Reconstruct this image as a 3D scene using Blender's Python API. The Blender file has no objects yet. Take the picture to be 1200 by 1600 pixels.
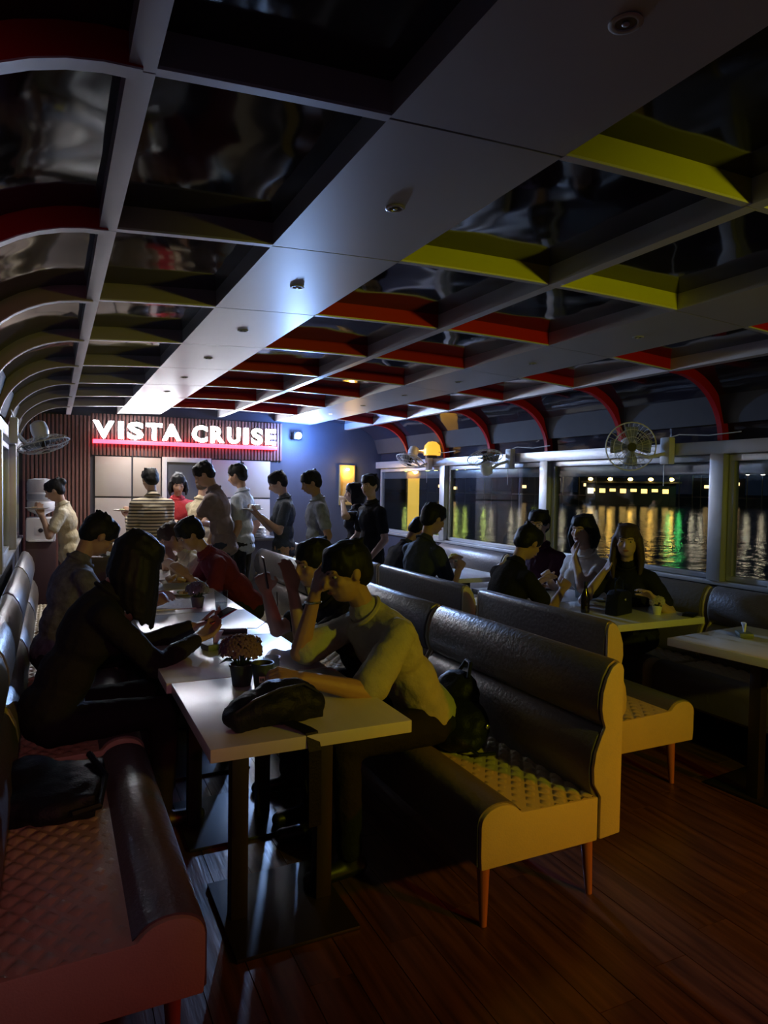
import bpy, bmesh, math, random
from mathutils import Vector, Matrix, noise

# ------------------------------------------------------------------ camera, world, lights, exposure
SC = bpy.context.scene
COL = SC.collection
cam = bpy.data.cameras.new('camera'); cam_o = bpy.data.objects.new('camera', cam); COL.objects.link(cam_o)
cam.sensor_fit = 'VERTICAL'; cam.sensor_height = 24.0; cam.lens = 1073.9 / 1600 * 24.0
cam.clip_start = 0.05; cam.clip_end = 2000
RR = ((0.9014, -0.4328, 0.0162), (-0.0005, -0.0386, -0.9993), (0.4331, 0.9007, -0.0350))   # right, down, forward
m = Matrix.Identity(4)
for i in range(3):
    m[i][0] = RR[0][i]; m[i][1] = -RR[1][i]; m[i][2] = -RR[2][i]
m[2][3] = 1.56
cam_o.matrix_world = m
SC.camera = cam_o

world = bpy.data.worlds.new('night'); SC.world = world; world.use_nodes = True
wb = world.node_tree.nodes['Background']
wb.inputs[0].default_value = (0.10, 0.16, 0.30, 1); wb.inputs[1].default_value = 0.012

SC.view_settings.view_transform = 'Standard'; SC.view_settings.look = 'None'
SC.view_settings.gamma = 1.0; SC.view_settings.use_curve_mapping = False
SC.view_settings.exposure = 1.05

def lamp(name, kind, loc, energy, color, size=0.05, target=None, angle=90, blend=0.6):
    l = bpy.data.lights.new(name, kind); l.energy = energy; l.color = color
    o = bpy.data.objects.new(name, l); COL.objects.link(o); o.location = loc
    if kind == 'SPOT':
        l.spot_size = math.radians(angle); l.spot_blend = blend; l.shadow_soft_size = size
    elif kind == 'POINT':
        l.shadow_soft_size = size
    elif kind == 'AREA':
        l.shape = 'DISK'; l.size = size
    if target is not None:
        o.rotation_euler = (Vector(target) - Vector(loc)).to_track_quat('-Z', 'Y').to_euler()
    return o
# party lamps on the cabin's rear bulkhead and an added blue wash imitating lens glare by the sign
lamp('yellow_party_light', 'SPOT', (2.75, -1.30, 2.06), 54, (0.96, 0.90, 0.015), 0.07, (2.28, 2.3, 1.28), 66, 0.75)
lamp('red_party_light', 'SPOT', (-0.05, -1.30, 2.06), 24, (1.0, 0.27, 0.36), 0.07, (-0.42, 2.0, 1.22), 46, 1.0)
lamp('red_party_light', 'SPOT', (3.70, -1.30, 2.06), 80, (1.0, 0.08, 0.02), 0.07, (2.45, 1.05, 0.0), 62, 1.0)
lamp('added_blue_wash', 'SPOT', (2.95, 8.70, 2.22), 200, (0.36, 0.56, 1.0), 0.06, (1.3, 4.0, 0.9), 120, 0.9)

lamp('added_blue_wall_fill', 'POINT', (2.95, 8.62, 2.20), 34, (0.15, 0.34, 1.0), 0.05)  # added fill that tints the wall blue, imitating lens glare

# ------------------------------------------------------------------ materials
MATS = {}
def mat(name, col, rough=0.5, metal=0.0, var=0.12, scale=12.0, bump=0.0, bscale=None, spec=0.5, coat=0.0, emit=None, estr=0.0, trans=0.0, alpha=1.0, stretch=None):
    if name in MATS: return MATS[name]
    M = bpy.data.materials.new(name); M.use_nodes = True
    nt = M.node_tree; N = nt.nodes; L = nt.links; b = N['Principled BSDF']
    b.inputs['Roughness'].default_value = rough; b.inputs['Metallic'].default_value = metal
    b.inputs['Specular IOR Level'].default_value = spec; b.inputs['Coat Weight'].default_value = coat
    b.inputs['Transmission Weight'].default_value = trans; b.inputs['Alpha'].default_value = alpha
    tc = N.new('ShaderNodeTexCoord'); mp = N.new('ShaderNodeMapping')
    if stretch: mp.inputs['Scale'].default_value = stretch
    L.new(tc.outputs['Object'], mp.inputs[0])
    nz = N.new('ShaderNodeTexNoise'); nz.inputs['Scale'].default_value = scale; nz.inputs['Detail'].default_value = 3
    L.new(mp.outputs[0], nz.inputs['Vector'])
    cr = N.new('ShaderNodeMix'); cr.data_type = 'RGBA'
    cr.inputs[6].default_value = tuple(max(0, c * (1 - var)) for c in col) + (1,)
    cr.inputs[7].default_value = tuple(min(1, c * (1 + var)) for c in col) + (1,)
    L.new(nz.outputs['Fac'], cr.inputs[0]); L.new(cr.outputs[2], b.inputs['Base Color'])
    if bump:
        n2 = N.new('ShaderNodeTexNoise'); n2.inputs['Scale'].default_value = bscale or scale * 4; n2.inputs['Detail'].default_value = 4
        L.new(mp.outputs[0], n2.inputs['Vector'])
        bp = N.new('ShaderNodeBump'); bp.inputs['Strength'].default_value = bump; bp.inputs['Distance'].default_value = 0.02
        L.new(n2.outputs['Fac'], bp.inputs['Height']); L.new(bp.outputs[0], b.inputs['Normal'])
    if emit:
        b.inputs['Emission Color'].default_value = tuple(emit) + (1,); b.inputs['Emission Strength'].default_value = estr
    MATS[name] = M
    return M
def glass_mat(name, tint=(0.93, 0.96, 0.96), base=0.035):
    M = bpy.data.materials.new(name); M.use_nodes = True; nt = M.node_tree; N = nt.nodes; L = nt.links
    N.remove(N['Principled BSDF']); out = N['Material Output']
    t = N.new('ShaderNodeBsdfTransparent'); t.inputs[0].default_value = tint + (1,)
    g = N.new('ShaderNodeBsdfGlossy'); g.inputs['Roughness'].default_value = 0.02
    lw = N.new('ShaderNodeLayerWeight'); lw.inputs[0].default_value = 0.5
    pw = N.new('ShaderNodeMath'); pw.operation = 'POWER'; pw.inputs[1].default_value = 4.0; L.new(lw.outputs['Facing'], pw.inputs[0])
    ad = N.new('ShaderNodeMath'); ad.operation = 'MULTIPLY_ADD'; ad.inputs[1].default_value = 0.9; ad.inputs[2].default_value = base; L.new(pw.outputs[0], ad.inputs[0])
    mx = N.new('ShaderNodeMixShader'); L.new(ad.outputs[0], mx.inputs[0]); L.new(t.outputs[0], mx.inputs[1]); L.new(g.outputs[0], mx.inputs[2])
    L.new(mx.outputs[0], out.inputs[0]); MATS[name] = M
    return M
def stripe_mat(name, c1, c2, period, rough=0.85, axis=2):
    M = bpy.data.materials.new(name); M.use_nodes = True; nt = M.node_tree; N = nt.nodes; L = nt.links; b = N['Principled BSDF']
    b.inputs['Roughness'].default_value = rough
    tc = N.new('ShaderNodeTexCoord'); sp = N.new('ShaderNodeSeparateXYZ'); L.new(tc.outputs['Object'], sp.inputs[0])
    a = N.new('ShaderNodeMath'); a.operation = 'MULTIPLY'; a.inputs[1].default_value = 1 / period; L.new(sp.outputs[axis], a.inputs[0])
    f = N.new('ShaderNodeMath'); f.operation = 'FRACT'; L.new(a.outputs[0], f.inputs[0])
    g = N.new('ShaderNodeMath'); g.operation = 'GREATER_THAN'; g.inputs[1].default_value = 0.62; L.new(f.outputs[0], g.inputs[0])
    mx = N.new('ShaderNodeMix'); mx.data_type = 'RGBA'; mx.inputs[6].default_value = c1 + (1,); mx.inputs[7].default_value = c2 + (1,)
    L.new(g.outputs[0], mx.inputs[0]); L.new(mx.outputs[2], b.inputs['Base Color'])
    MATS[name] = M
    return M
def mirror_mat():
    M = bpy.data.materials.new('black_mirror_acrylic'); M.use_nodes = True; nt = M.node_tree; N = nt.nodes; L = nt.links; b = N['Principled BSDF']
    b.inputs['Base Color'].default_value = (0.028, 0.027, 0.040, 1); b.inputs['Roughness'].default_value = 0.06
    b.inputs['Specular IOR Level'].default_value = 0.4; b.inputs['Coat Weight'].default_value = 0.0; b.inputs['Coat Roughness'].default_value = 0.03
    tc = N.new('ShaderNodeTexCoord'); nz = N.new('ShaderNodeTexNoise'); nz.inputs['Scale'].default_value = 3.2; nz.inputs['Detail'].default_value = 0.5
    L.new(tc.outputs['Object'], nz.inputs['Vector'])
    bp = N.new('ShaderNodeBump'); bp.inputs['Strength'].default_value = 0.16; bp.inputs['Distance'].default_value = 0.06
    L.new(nz.outputs['Fac'], bp.inputs['Height']); L.new(bp.outputs[0], b.inputs['Normal']); L.new(bp.outputs[0], b.inputs['Coat Normal'])
    return M
def wood_floor_mat():
    M = bpy.data.materials.new('dark_floor_wood'); M.use_nodes = True; nt = M.node_tree; N = nt.nodes; L = nt.links; b = N['Principled BSDF']
    tc = N.new('ShaderNodeTexCoord'); oi = N.new('ShaderNodeObjectInfo'); mp = N.new('ShaderNodeMapping'); mp.inputs['Scale'].default_value = (22, 1.6, 4)
    L.new(tc.outputs['Object'], mp.inputs[0])
    av = N.new('ShaderNodeVectorMath'); av.operation = 'ADD'; sc = N.new('ShaderNodeVectorMath'); sc.operation = 'SCALE'; sc.inputs['Scale'].default_value = 37
    L.new(oi.outputs['Random'], sc.inputs[0]); L.new(mp.outputs[0], av.inputs[0]); L.new(sc.outputs[0], av.inputs[1])
    nz = N.new('ShaderNodeTexNoise'); nz.inputs['Scale'].default_value = 1.5; nz.inputs['Detail'].default_value = 6; L.new(av.outputs[0], nz.inputs['Vector'])
    cr = N.new('ShaderNodeValToRGB'); cr.color_ramp.elements[0].color = (0.035, 0.016, 0.010, 1); cr.color_ramp.elements[1].color = (0.13, 0.065, 0.036, 1)
    cr.color_ramp.elements[0].position = 0.3; cr.color_ramp.elements[1].position = 0.75
    L.new(nz.outputs['Fac'], cr.inputs[0]); L.new(cr.outputs[0], b.inputs['Base Color'])
    b.inputs['Roughness'].default_value = 0.33
    bp = N.new('ShaderNodeBump'); bp.inputs['Strength'].default_value = 0.25; bp.inputs['Distance'].default_value = 0.01
    L.new(nz.outputs['Fac'], bp.inputs['Height']); L.new(bp.outputs[0], b.inputs['Normal'])
    return M
def water_mat():
    M = bpy.data.materials.new('river_water'); M.use_nodes = True; nt = M.node_tree; N = nt.nodes; L = nt.links; b = N['Principled BSDF']
    b.inputs['Base Color'].default_value = (0.004, 0.007, 0.010, 1); b.inputs['Roughness'].default_value = 0.10; b.inputs['IOR'].default_value = 1.33
    tc = N.new('ShaderNodeTexCoord'); nz = N.new('ShaderNodeTexNoise'); nz.inputs['Scale'].default_value = 0.9; nz.inputs['Detail'].default_value = 5
    L.new(tc.outputs['Object'], nz.inputs['Vector'])
    bp = N.new('ShaderNodeBump'); bp.inputs['Strength'].default_value = 0.28; bp.inputs['Distance'].default_value = 0.25
    L.new(nz.outputs['Fac'], bp.inputs['Height']); L.new(bp.outputs[0], b.inputs['Normal'])
    return M
ALU = mat('brushed_aluminium', (0.56, 0.58, 0.60), 0.38, 0.55, 0.06, 6, 0.03, 80)
STRIPM = mat('satin_ceiling_panel', (0.52, 0.50, 0.48), 0.42, 0.35, 0.04, 5)
BEAM = mat('pale_metal_beam', (0.62, 0.61, 0.63), 0.42, 0.3, 0.05, 8)
RED = mat('red_paint', (0.46, 0.010, 0.015), 0.45, 0, 0.06, 8, spec=0.18)
YEL = mat('yellow_paint', (0.46, 0.45, 0.04), 0.45, 0, 0.05, 8)  # yellow base colour of the near middle ribs
GREYP = mat('grey_rib_paint', (0.32, 0.27, 0.27), 0.5, 0, 0.06, 8)
MIRROR = mirror_mat()
GLASS = glass_mat('window_glass')
CLEAR = glass_mat('clear_plastic', (0.86, 0.90, 0.93), 0.08)
FLOORM = wood_floor_mat()
SUB = mat('subfloor', (0.02, 0.015, 0.012), 0.8)
WATER = water_mat()
TAN = mat('cream_leather', (0.56, 0.48, 0.31), 0.42, 0, 0.08, 9, 0.12, 160)
DARKL = mat('dark_brown_leather', (0.155, 0.140, 0.135), 0.33, 0, 0.12, 5, 0.16, 45)
LEGM = mat('reddish_wood_leg', (0.36, 0.13, 0.08), 0.4, 0, 0.2, 20, 0.05, None, stretch=(1, 1, 0.15))
TOPM = mat('pale_laminate', (0.70, 0.70, 0.67), 0.26, 0, 0.05, 4, 0.02, 60, stretch=(6, 1, 1))
BLKM = mat('black_powder_coat', (0.012, 0.012, 0.013), 0.45, 0, 0.1, 30)
WALLD = mat('dark_navy_wall', (0.055, 0.06, 0.085), 0.55, 0, 0.1, 4, 0.04, 40)
BEIGE = mat('beige_cupboard_panel', (0.52, 0.48, 0.44), 0.5, 0, 0.04, 5)
SLAT = mat('reddish_slat_wood', (0.24, 0.115, 0.10), 0.5, 0, 0.2, 14, 0.05, None, stretch=(1, 1, 0.1))
WHITEP = mat('white_plastic', (0.72, 0.72, 0.72), 0.38, 0, 0.04, 9)
CERAM = mat('white_ceramic', (0.78, 0.78, 0.76), 0.2, 0, 0.03, 9)
DARKP = mat('dark_plastic', (0.02, 0.02, 0.024), 0.35, 0, 0.1, 20)
NYLON = mat('black_nylon', (0.009, 0.011, 0.018), 0.55, 0, 0.2, 30, 0.2, 120, spec=0.25)
STEEL = mat('stainless_steel', (0.62, 0.62, 0.63), 0.25, 0.9, 0.05, 12)
PAPER = mat('tissue_paper', (0.80, 0.80, 0.80), 0.9, 0, 0.04, 20, 0.3, 40)

# ------------------------------------------------------------------ mesh helpers
class MB:
    def __init__(s): s.v = []; s.f = []
    def add(s, vs, fs):
        o = len(s.v); s.v += [tuple(v) for v in vs]; s.f += [tuple(i + o for i in f) for f in fs]; return s
    def box(s, x0, x1, y0, y1, z0, z1):
        return s.add([(x0, y0, z0), (x1, y0, z0), (x1, y1, z0), (x0, y1, z0), (x0, y0, z1), (x1, y0, z1), (x1, y1, z1), (x0, y1, z1)],
                     [(0, 3, 2, 1), (4, 5, 6, 7), (0, 1, 5, 4), (1, 2, 6, 5), (2, 3, 7, 6), (3, 0, 4, 7)])
    def prism(s, poly, a, b, axis='y'):
        # poly of (p, z) in the plane across axis, extruded from a to b
        n = len(poly)
        if axis == 'y': vs = [(p, a, z) for p, z in poly] + [(p, b, z) for p, z in poly]
        elif axis == 'x': vs = [(a, p, z) for p, z in poly] + [(b, p, z) for p, z in poly]
        else: vs = [(p, q, a) for p, q in poly] + [(p, q, b) for p, q in poly]
        fs = [tuple(range(n)), tuple(range(2 * n - 1, n - 1, -1))] + [(i, i + n, (i + 1) % n + n, (i + 1) % n) for i in range(n)]
        return s.add(vs, fs)
    def lathe(s, prof, n=20, c=(0, 0, 0), M=None):
        vs = []; fs = []
        for r, z in prof:
            for k in range(n):
                a = 2 * math.pi * k / n; vs.append(Vector((r * math.cos(a), r * math.sin(a), z)))
        for i in range(len(prof) - 1):
            for k in range(n):
                fs.append((i * n + k, i * n + (k + 1) % n, (i + 1) * n + (k + 1) % n, (i + 1) * n + k))
        fs.append(tuple(range(n - 1, -1, -1))); fs.append(tuple((len(prof) - 1) * n + k for k in range(n)))
        c = Vector(c)
        return s.add([((M @ v) if M else v) + c for v in vs], fs)
    def tube(s, pts, r, n=8, closed=False):
        pts = [Vector(p) for p in pts]; m_ = len(pts); vs = []; fs = []
        rr = r if isinstance(r, (list, tuple)) else [r] * m_
        prev = None
        for i, p in enumerate(pts):
            if closed: t = (pts[(i + 1) % m_] - pts[i - 1]).normalized()
            else: t = (pts[min(i + 1, m_ - 1)] - pts[max(i - 1, 0)]).normalized()
            u = Vector((0, 0, 1)) if abs(t.z) < 0.9 else Vector((1, 0, 0))
            if prev is not None and (prev - t * prev.dot(t)).length > 1e-4: a = (prev - t * prev.dot(t)).normalized()
            else: a = t.cross(u).normalized()
            prev = a; b = t.cross(a)
            for k in range(n):
                g = 2 * math.pi * k / n; vs.append(p + a * (rr[i] * math.cos(g)) + b * (rr[i] * math.sin(g)))
        for i in range(m_ if closed else m_ - 1):
            j = (i + 1) % m_
            for k in range(n): fs.append((i * n + k, i * n + (k + 1) % n, j * n + (k + 1) % n, j * n + k))
        if not closed: fs.append(tuple(range(n - 1, -1, -1))); fs.append(tuple((m_ - 1) * n + k for k in range(n)))
        return s.add(vs, fs)
    def cap(s, a, b, ra, rb, n=10):
        a = Vector(a); b = Vector(b); d = b - a; L = max(d.length, 1e-5); t = d / L
        pts = []; rs = []
        for g in (-88, -50, -20): pts.append(a + t * ra * math.sin(math.radians(g))); rs.append(ra * math.cos(math.radians(g)))
        for g in (20, 50, 88): pts.append(b + t * rb * math.sin(math.radians(g))); rs.append(rb * math.cos(math.radians(g)))
        return s.tube(pts, rs, n)
    def ell(s, c, r, M=None, n=14, m_=9):
        c = Vector(c); prof = []
        for i in range(m_):
            g = math.radians(-86 + 172 * i / (m_ - 1)); prof.append((math.cos(g), math.sin(g)))
        vs = []; fs = []
        for q, z in prof:
            for k in range(n):
                a = 2 * math.pi * k / n; v = Vector((q * math.cos(a) * r[0], q * math.sin(a) * r[1], z * r[2])); vs.append(c + ((M @ v) if M else v))
        for i in range(m_ - 1):
            for k in range(n): fs.append((i * n + k, i * n + (k + 1) % n, (i + 1) * n + (k + 1) % n, (i + 1) * n + k))
        fs.append(tuple(range(n - 1, -1, -1))); fs.append(tuple((m_ - 1) * n + k for k in range(n)))
        return s.add(vs, fs)
    def mesh(s, name, ang=35, bevel=0):
        me = bpy.data.meshes.new(name); me.from_pydata(s.v, [], s.f); me.validate()
        bm = bmesh.new(); bm.from_mesh(me); bmesh.ops.recalc_face_normals(bm, faces=bm.faces)
        if bevel: 
            es = [e for e in bm.edges if len(e.link_faces) == 2 and e.calc_face_angle(0) > 0.6]
            bmesh.ops.bevel(bm, geom=es, offset=bevel, segments=2, profile=0.6, affect='EDGES', clamp_overlap=True)
        bm.to_mesh(me); bm.free()
        me.polygons.foreach_set('use_smooth', [True] * len(me.polygons)); me.set_sharp_from_angle(angle=math.radians(ang))
        return me
    def build(s, name, material, parent=None, loc=(0, 0, 0), rotz=0, ang=35, bevel=0):
        return obj(name, s.mesh(name, ang, bevel), material, parent, loc, rotz)
def obj(name, me, material, parent=None, loc=(0, 0, 0), rotz=0):
    o = bpy.data.objects.new(name, me); COL.objects.link(o)
    if material is not None and len(me.materials) == 0: me.materials.append(material)
    o.location = loc; o.rotation_euler = (0, 0, rotz)
    if parent is not None: o.parent = parent
    return o
def tag(o, label=None, cat=None, group=None, kind=None):
    if label: o['label'] = label
    if cat: o['category'] = cat
    if group: o['group'] = group
    if kind: o['kind'] = kind
    return o
def thing(name, label, cat, loc=(0, 0, 0), rotz=0, group=None):
    o = bpy.data.objects.new(name, None); COL.objects.link(o); o.empty_display_size = 0.1
    o.location = loc; o.rotation_euler = (0, 0, rotz)
    return tag(o, label, cat, group)
def copy_tree(o, parent=None):
    c = o.copy(); COL.objects.link(c)
    if parent is not None: c.parent = parent
    for ch in [x for x in bpy.data.objects if x.parent == o]: copy_tree(ch, c)
    return c
def wp(px, py, d):
    # a point seen from where the photographer stood, d metres ahead
    x = (px - 600) / 1073.9; y = (py - 800) / 1073.9
    return Vector(tuple(RR[0][i] * x + RR[1][i] * y + RR[2][i] for i in range(3))) * d + Vector((0, 0, 1.56))
# ------------------------------------------------------------------ the cabin
XL, XR, YN, YF = -0.34, 4.19, -1.60, 8.95
XC = 1.925
SEAM = [1.441 + 0.9386 * k for k in range(-3, 9)]      # ribs across the cabin
def zc(x):
    # underside of the cambered ceiling
    a = abs(x - XC)
    if a <= 1.77: return 2.437 - 0.0227 * a * a
    t = min(1.0, (a - 1.77) / (2.265 - 1.77))
    return 1.93 + 0.436 * math.sqrt(max(0.0, 1 - t ** 2.1))
random.seed(4)
# floor and its planks
fl = MB().box(XL - 0.1, XR + 0.1, YN - 0.1, YF + 0.1, -0.12, -0.012).build('floor', SUB); tag(fl, kind='structure')
PW, PL = 0.151, 1.32
plank_cache = {}
for i in range(30):
    x0 = XL + i * PW; off = (i * 0.47) % 1.0
    y = YN - off * PL
    while y < YF:
        a, b = max(y, YN), min(y + PL, YF); y += PL
        if b - a < 0.05: continue
        key = round(b - a, 2)
        if key not in plank_cache:
            plank_cache[key] = MB().box(-PW / 2 + 0.0015, PW / 2 - 0.0015, -(b - a) / 2 + 0.0015, (b - a) / 2 - 0.0015, -0.012, 0.0).mesh('plank')
        obj('plank', plank_cache[key], FLOORM, fl, (x0 + PW / 2, (a + b) / 2, random.uniform(-0.0006, 0.0)))

# ceiling: cambered roof with recessed black mirrors, ribs, beams and satin strips
roof = MB()
xs = [XL + (XR - XL) * i / 60 for i in range(61)]
poly = [(x, zc(x) + 0.115) for x in xs]
poly = poly + [(x, zc(x) + 0.15) for x in reversed(xs)]
ce = MB().prism(poly, YN - 0.1, YF + 0.1).build('ceiling', mat('roof_shell', (0.03, 0.03, 0.035), 0.7)); tag(ce, kind='structure')
BW = 0.026
beams = {'l': XC - 1.77, 'c': XC, 'r': XC + 1.77}
strips = [(XC - 1.235, XC - 0.735), (XC + 0.735, XC + 1.235)]
def curve_piece(x0, x1, ztop, zbot, y0, y1, n=8):
    xx = [x0 + (x1 - x0) * i / n for i in range(n + 1)]
    return MB().prism([(x, zc(x) + zbot) for x in xx] + [(x, zc(x) + ztop) for x in reversed(xx)], y0, y1)
def arc_pts(side, n=12):
    # the cove between outer beam and window rail
    out = []
    for i in range(n + 1):
        a = math.radians(90 * i / n)
        t = math.sin(a) ** (2 / 2.1) if i < n else 1.0
        X = 1.77 + t * (2.265 - 1.77)
        out.append((XC + side * X, zc(XC + side * X)))
    return out
def cove(side, h0, h1, y0, y1):
    p = arc_pts(side); n = len(p); inn = []; outn = []
    for i in range(n):
        a = Vector(p[max(0, i - 1)]); b = Vector(p[min(n - 1, i + 1)]); t = (b - a).normalized(); nn = Vector((-t.y, t.x)) * (1 if side > 0 else -1)
        inn.append(tuple(Vector(p[i]) + nn * h0)); outn.append(tuple(Vector(p[i]) + nn * h1))
    return MB().prism(inn + outn[::-1], y0, y1)
RT = 0.014
bays = [(YN, SEAM[0])] + [(SEAM[i], SEAM[i + 1]) for i in range(11)]
for (y0, y1) in bays:
    spans = [(beams['l'] + BW, strips[0][0]), (strips[0][1], XC - BW), (XC + BW, strips[1][0]), (strips[1][1], beams['r'] - BW)]
    for a, b in spans: curve_piece(a, b, 0.112, 0.075, y0 + RT, y1 - RT).build('mirror_panel', MIRROR, ce)
    for s_ in (-1, 1): cove(s_, 0.055, 0.075, y0 + RT, y1 - RT).build('cove_panel', MIRROR, ce)
    for a, b in strips: curve_piece(a, b, 0.09, 0.0, y0 + 0.004, y1 - 0.004, 4).build('strip_panel', STRIPM, ce)
    for k, x in beams.items(): curve_piece(x - BW, x + BW, 0.09, -0.004, y0 + 0.002, y1 - 0.002, 2).build('beam', BEAM, ce)
for k, y in enumerate(SEAM[:-1]):
    kk = k - 3
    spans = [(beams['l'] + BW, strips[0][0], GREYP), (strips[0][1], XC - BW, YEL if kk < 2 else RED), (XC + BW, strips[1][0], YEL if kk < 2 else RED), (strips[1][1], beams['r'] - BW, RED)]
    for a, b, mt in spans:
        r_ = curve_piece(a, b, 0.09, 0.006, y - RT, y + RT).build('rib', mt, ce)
        curve_piece(a, b, 0.006, -0.001, y - RT, y + RT).build('rib_cap', BEAM, ce)
    for s_ in (-1, 1):
        cove(s_, -0.008, 0.07, y - 0.02, y + 0.02).build('arch_rib', RED if s_ > 0 or kk < 2 else GREYP, ce)
        if s_ < 0: cove(s_, -0.012, -0.008, y - 0.02, y + 0.02).build('arch_cap', BEAM, ce)
# downlights, one in each strip panel
ring = MB().lathe([(0.029, 0.0), (0.031, -0.003), (0.027, -0.005), (0.020, -0.004), (0.019, 0.0)], 24).mesh('trim_ring')
lens = MB().lathe([(0.001, -0.0015), (0.019, -0.0015), (0.019, 0.0)], 20).mesh('lens')
bulb = MB().ell((0, 0, -0.004), (0.007, 0.007, 0.003)).mesh('bulb')
RINGM = mat('downlight_ring', (0.55, 0.54, 0.5), 0.35, 0.2); LENSOFF = mat('downlight_lens_off', (0.16, 0.15, 0.13), 0.2)
LENSON = mat('downlight_lens_lit', (0.9, 0.9, 0.9), 0.4, emit=(1.0, 0.93, 0.82), estr=14)
ordn = ['first', 'second', 'third', 'fourth', 'fifth', 'sixth', 'seventh', 'eighth', 'ninth']
for si, (a, b) in enumerate(strips):
    for k in range(3, 11):
        x = (a + b) / 2; y = (SEAM[k] + SEAM[k + 1]) / 2
        if k == 3 and si == 1: pass
        lit = (si == 0 and k >= 9) or (si == 1 and k >= 9)
        t = thing('ceiling_downlight', '%s recessed downlight in the %s ceiling strip, %s from the sign wall' % ('glowing' if lit else 'unlit', 'left' if si == 0 else 'right', ordn[10 - k]), 'ceiling light', (x, y, zc(x)), 0, 'recessed ceiling downlights')
        obj('trim_ring', ring, RINGM, t); l_ = obj('lens', lens if not lit else lens.copy(), None, t)
        if len(l_.data.materials) == 0: l_.data.materials.append(LENSON if lit else LENSOFF)
        elif lit: l_.data.materials[0] = LENSON
        obj('bulb', bulb, RINGM, t)
        if lit: lamp('downlight_glow', 'SPOT', (x, y, zc(x) - 0.02), 24, (1.0, 0.92, 0.82), 0.04, (x, y, 0), 135, 0.8)
x = (strips[0][0] + strips[0][1]) / 2; y = (SEAM[2] + SEAM[3]) / 2
t = thing('ceiling_downlight', 'unlit recessed ceiling downlight closest to the photographer, in the left satin strip', 'ceiling light', (x, y, zc(x)), 0, 'recessed ceiling downlights')
obj('trim_ring', ring, RINGM, t); obj('lens', lens, LENSOFF, t); obj('bulb', bulb, RINGM, t)

# side walls: dado, sill, posts, rails and windows
def side_wall(name, sgn, X, zr):
    w = MB().box(min(X, X + sgn * 0.10), max(X, X + sgn * 0.10), YN, YF, -0.1, 0.92).build(name, WALLD); tag(w, kind='structure')
    def bx(nm, d0, d1, y0, y1, z0, z1, mt, par, bev=0.003):
        xa, xb = X + sgn * d0, X + sgn * d1
        return MB().box(min(xa, xb), max(xa, xb), y0, y1, z0, z1).build(nm, mt, par, bevel=bev)
    bx('sill', -0.02, 0.12, YN, YF, 0.92, 0.95, ALU, w)
    bx('top_rail', -0.03, 0.10, YN, YF, zr - 0.09, zr, ALU, w)
    posts = [SEAM[i] for i in range(1, 11, 2)]
    for y in posts: bx('post', -0.035, 0.10, y - 0.055, y + 0.055, 0.95, zr - 0.09, ALU, w)
    edges = [YN - 0.05] + posts + [YF]
    return w, edges, bx
wr, edges, bxr = side_wall('wall_right', 1, XR, 1.925)
wl, edgesl, bxl = side_wall('wall_left', -1, XL, 1.985)
nwin = 1
for (ed, bx, zr) in ((edges, bxr, 1.925), (edgesl, bxl, 1.985)):
    for i in range(len(ed) - 1):
        y0, y1 = ed[i] + 0.06, ed[i + 1] - 0.06
        if y1 - y0 < 0.3: continue
        wn = bx('window_%d' % nwin, 0.02, 0.07, y0, y1, zr - 0.14, zr - 0.095, ALU, None); nwin += 1; tag(wn, kind='structure')
        bx('window_frame', 0.02, 0.07, y0, y1, 0.955, 0.99, ALU, wn)
        bx('window_frame', 0.02, 0.07, y0, y0 + 0.04, 0.99, zr - 0.14, ALU, wn)
        bx('window_frame', 0.02, 0.07, y1 - 0.04, y1, 0.99, zr - 0.14, ALU, wn)
        bx('window_pane', 0.042, 0.048, y0 + 0.035, y1 - 0.035, 0.985, zr - 0.135, GLASS, wn, 0)
        bx('blind_header', 0.052, 0.066, y0 + 0.05, y1 - 0.05, zr - 0.235, zr - 0.142, mat('smoked_film', (0.10, 0.11, 0.13), 0.3), wn)
# rear bulkhead behind the camera
rb = MB().box(XL - 0.1, XR + 0.1, YN - 0.12, YN - 0.02, -0.1, 2.6).build('wall_rear', WALLD); tag(rb, kind='structure')
# far wall with slats, cupboard fronts and doorway
fw = MB().box(XL - 0.1, XR + 0.1, YF, YF + 0.10, -0.1, 2.6).build('wall_far', WALLD); tag(fw, kind='structure')
sl1 = MB().box(-0.014, 0.014, -0.03, 0.0, 1.90, 2.395).mesh('slat', bevel=0.004); sl2 = MB().box(-0.014, 0.014, -0.03, 0.0, 0.0, 2.36).mesh('slat', bevel=0.004)
x = XL + 0.03; 
while x < 2.78:
    obj('slat', sl2 if x < 0.42 else sl1, SLAT, fw, (x, YF, 0)); x += 0.043
GROOVE = mat('dark_groove', (0.05, 0.04, 0.04), 0.7)
for (x0, x1) in ((0.445, 0.855), (0.875, 1.20), (1.83, 2.20), (2.22, 2.60)):
    for (z0, z1) in ((0.05, 1.385), (1.405, 1.885)):
        MB().box(x0, x1, YF - 0.025, YF, z0, z1).build('cupboard_panel', BEIGE, fw, bevel=0.004)
dr = thing('door_1', None, None, (1.515, YF - 0.02, 0)); tag(dr, kind='structure')
MB().box(-0.30, -0.245, -0.04, 0.0, 0.0, 1.90).box(0.245, 0.30, -0.04, 0.0, 0.0, 1.90).box(-0.245, 0.245, -0.04, 0.0, 1.84, 1.90).build('door_frame', WHITEP, dr, bevel=0.004)
MB().box(-0.245, 0.245, -0.015, 0.0, 0.0, 1.84).build('door_leaf', mat('dark_door_leaf', (0.09, 0.10, 0.13), 0.35), dr)
MB().box(0.17, 0.21, -0.04, -0.015, 0.95, 1.05).build('door_handle', STEEL, dr, bevel=0.004)
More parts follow.
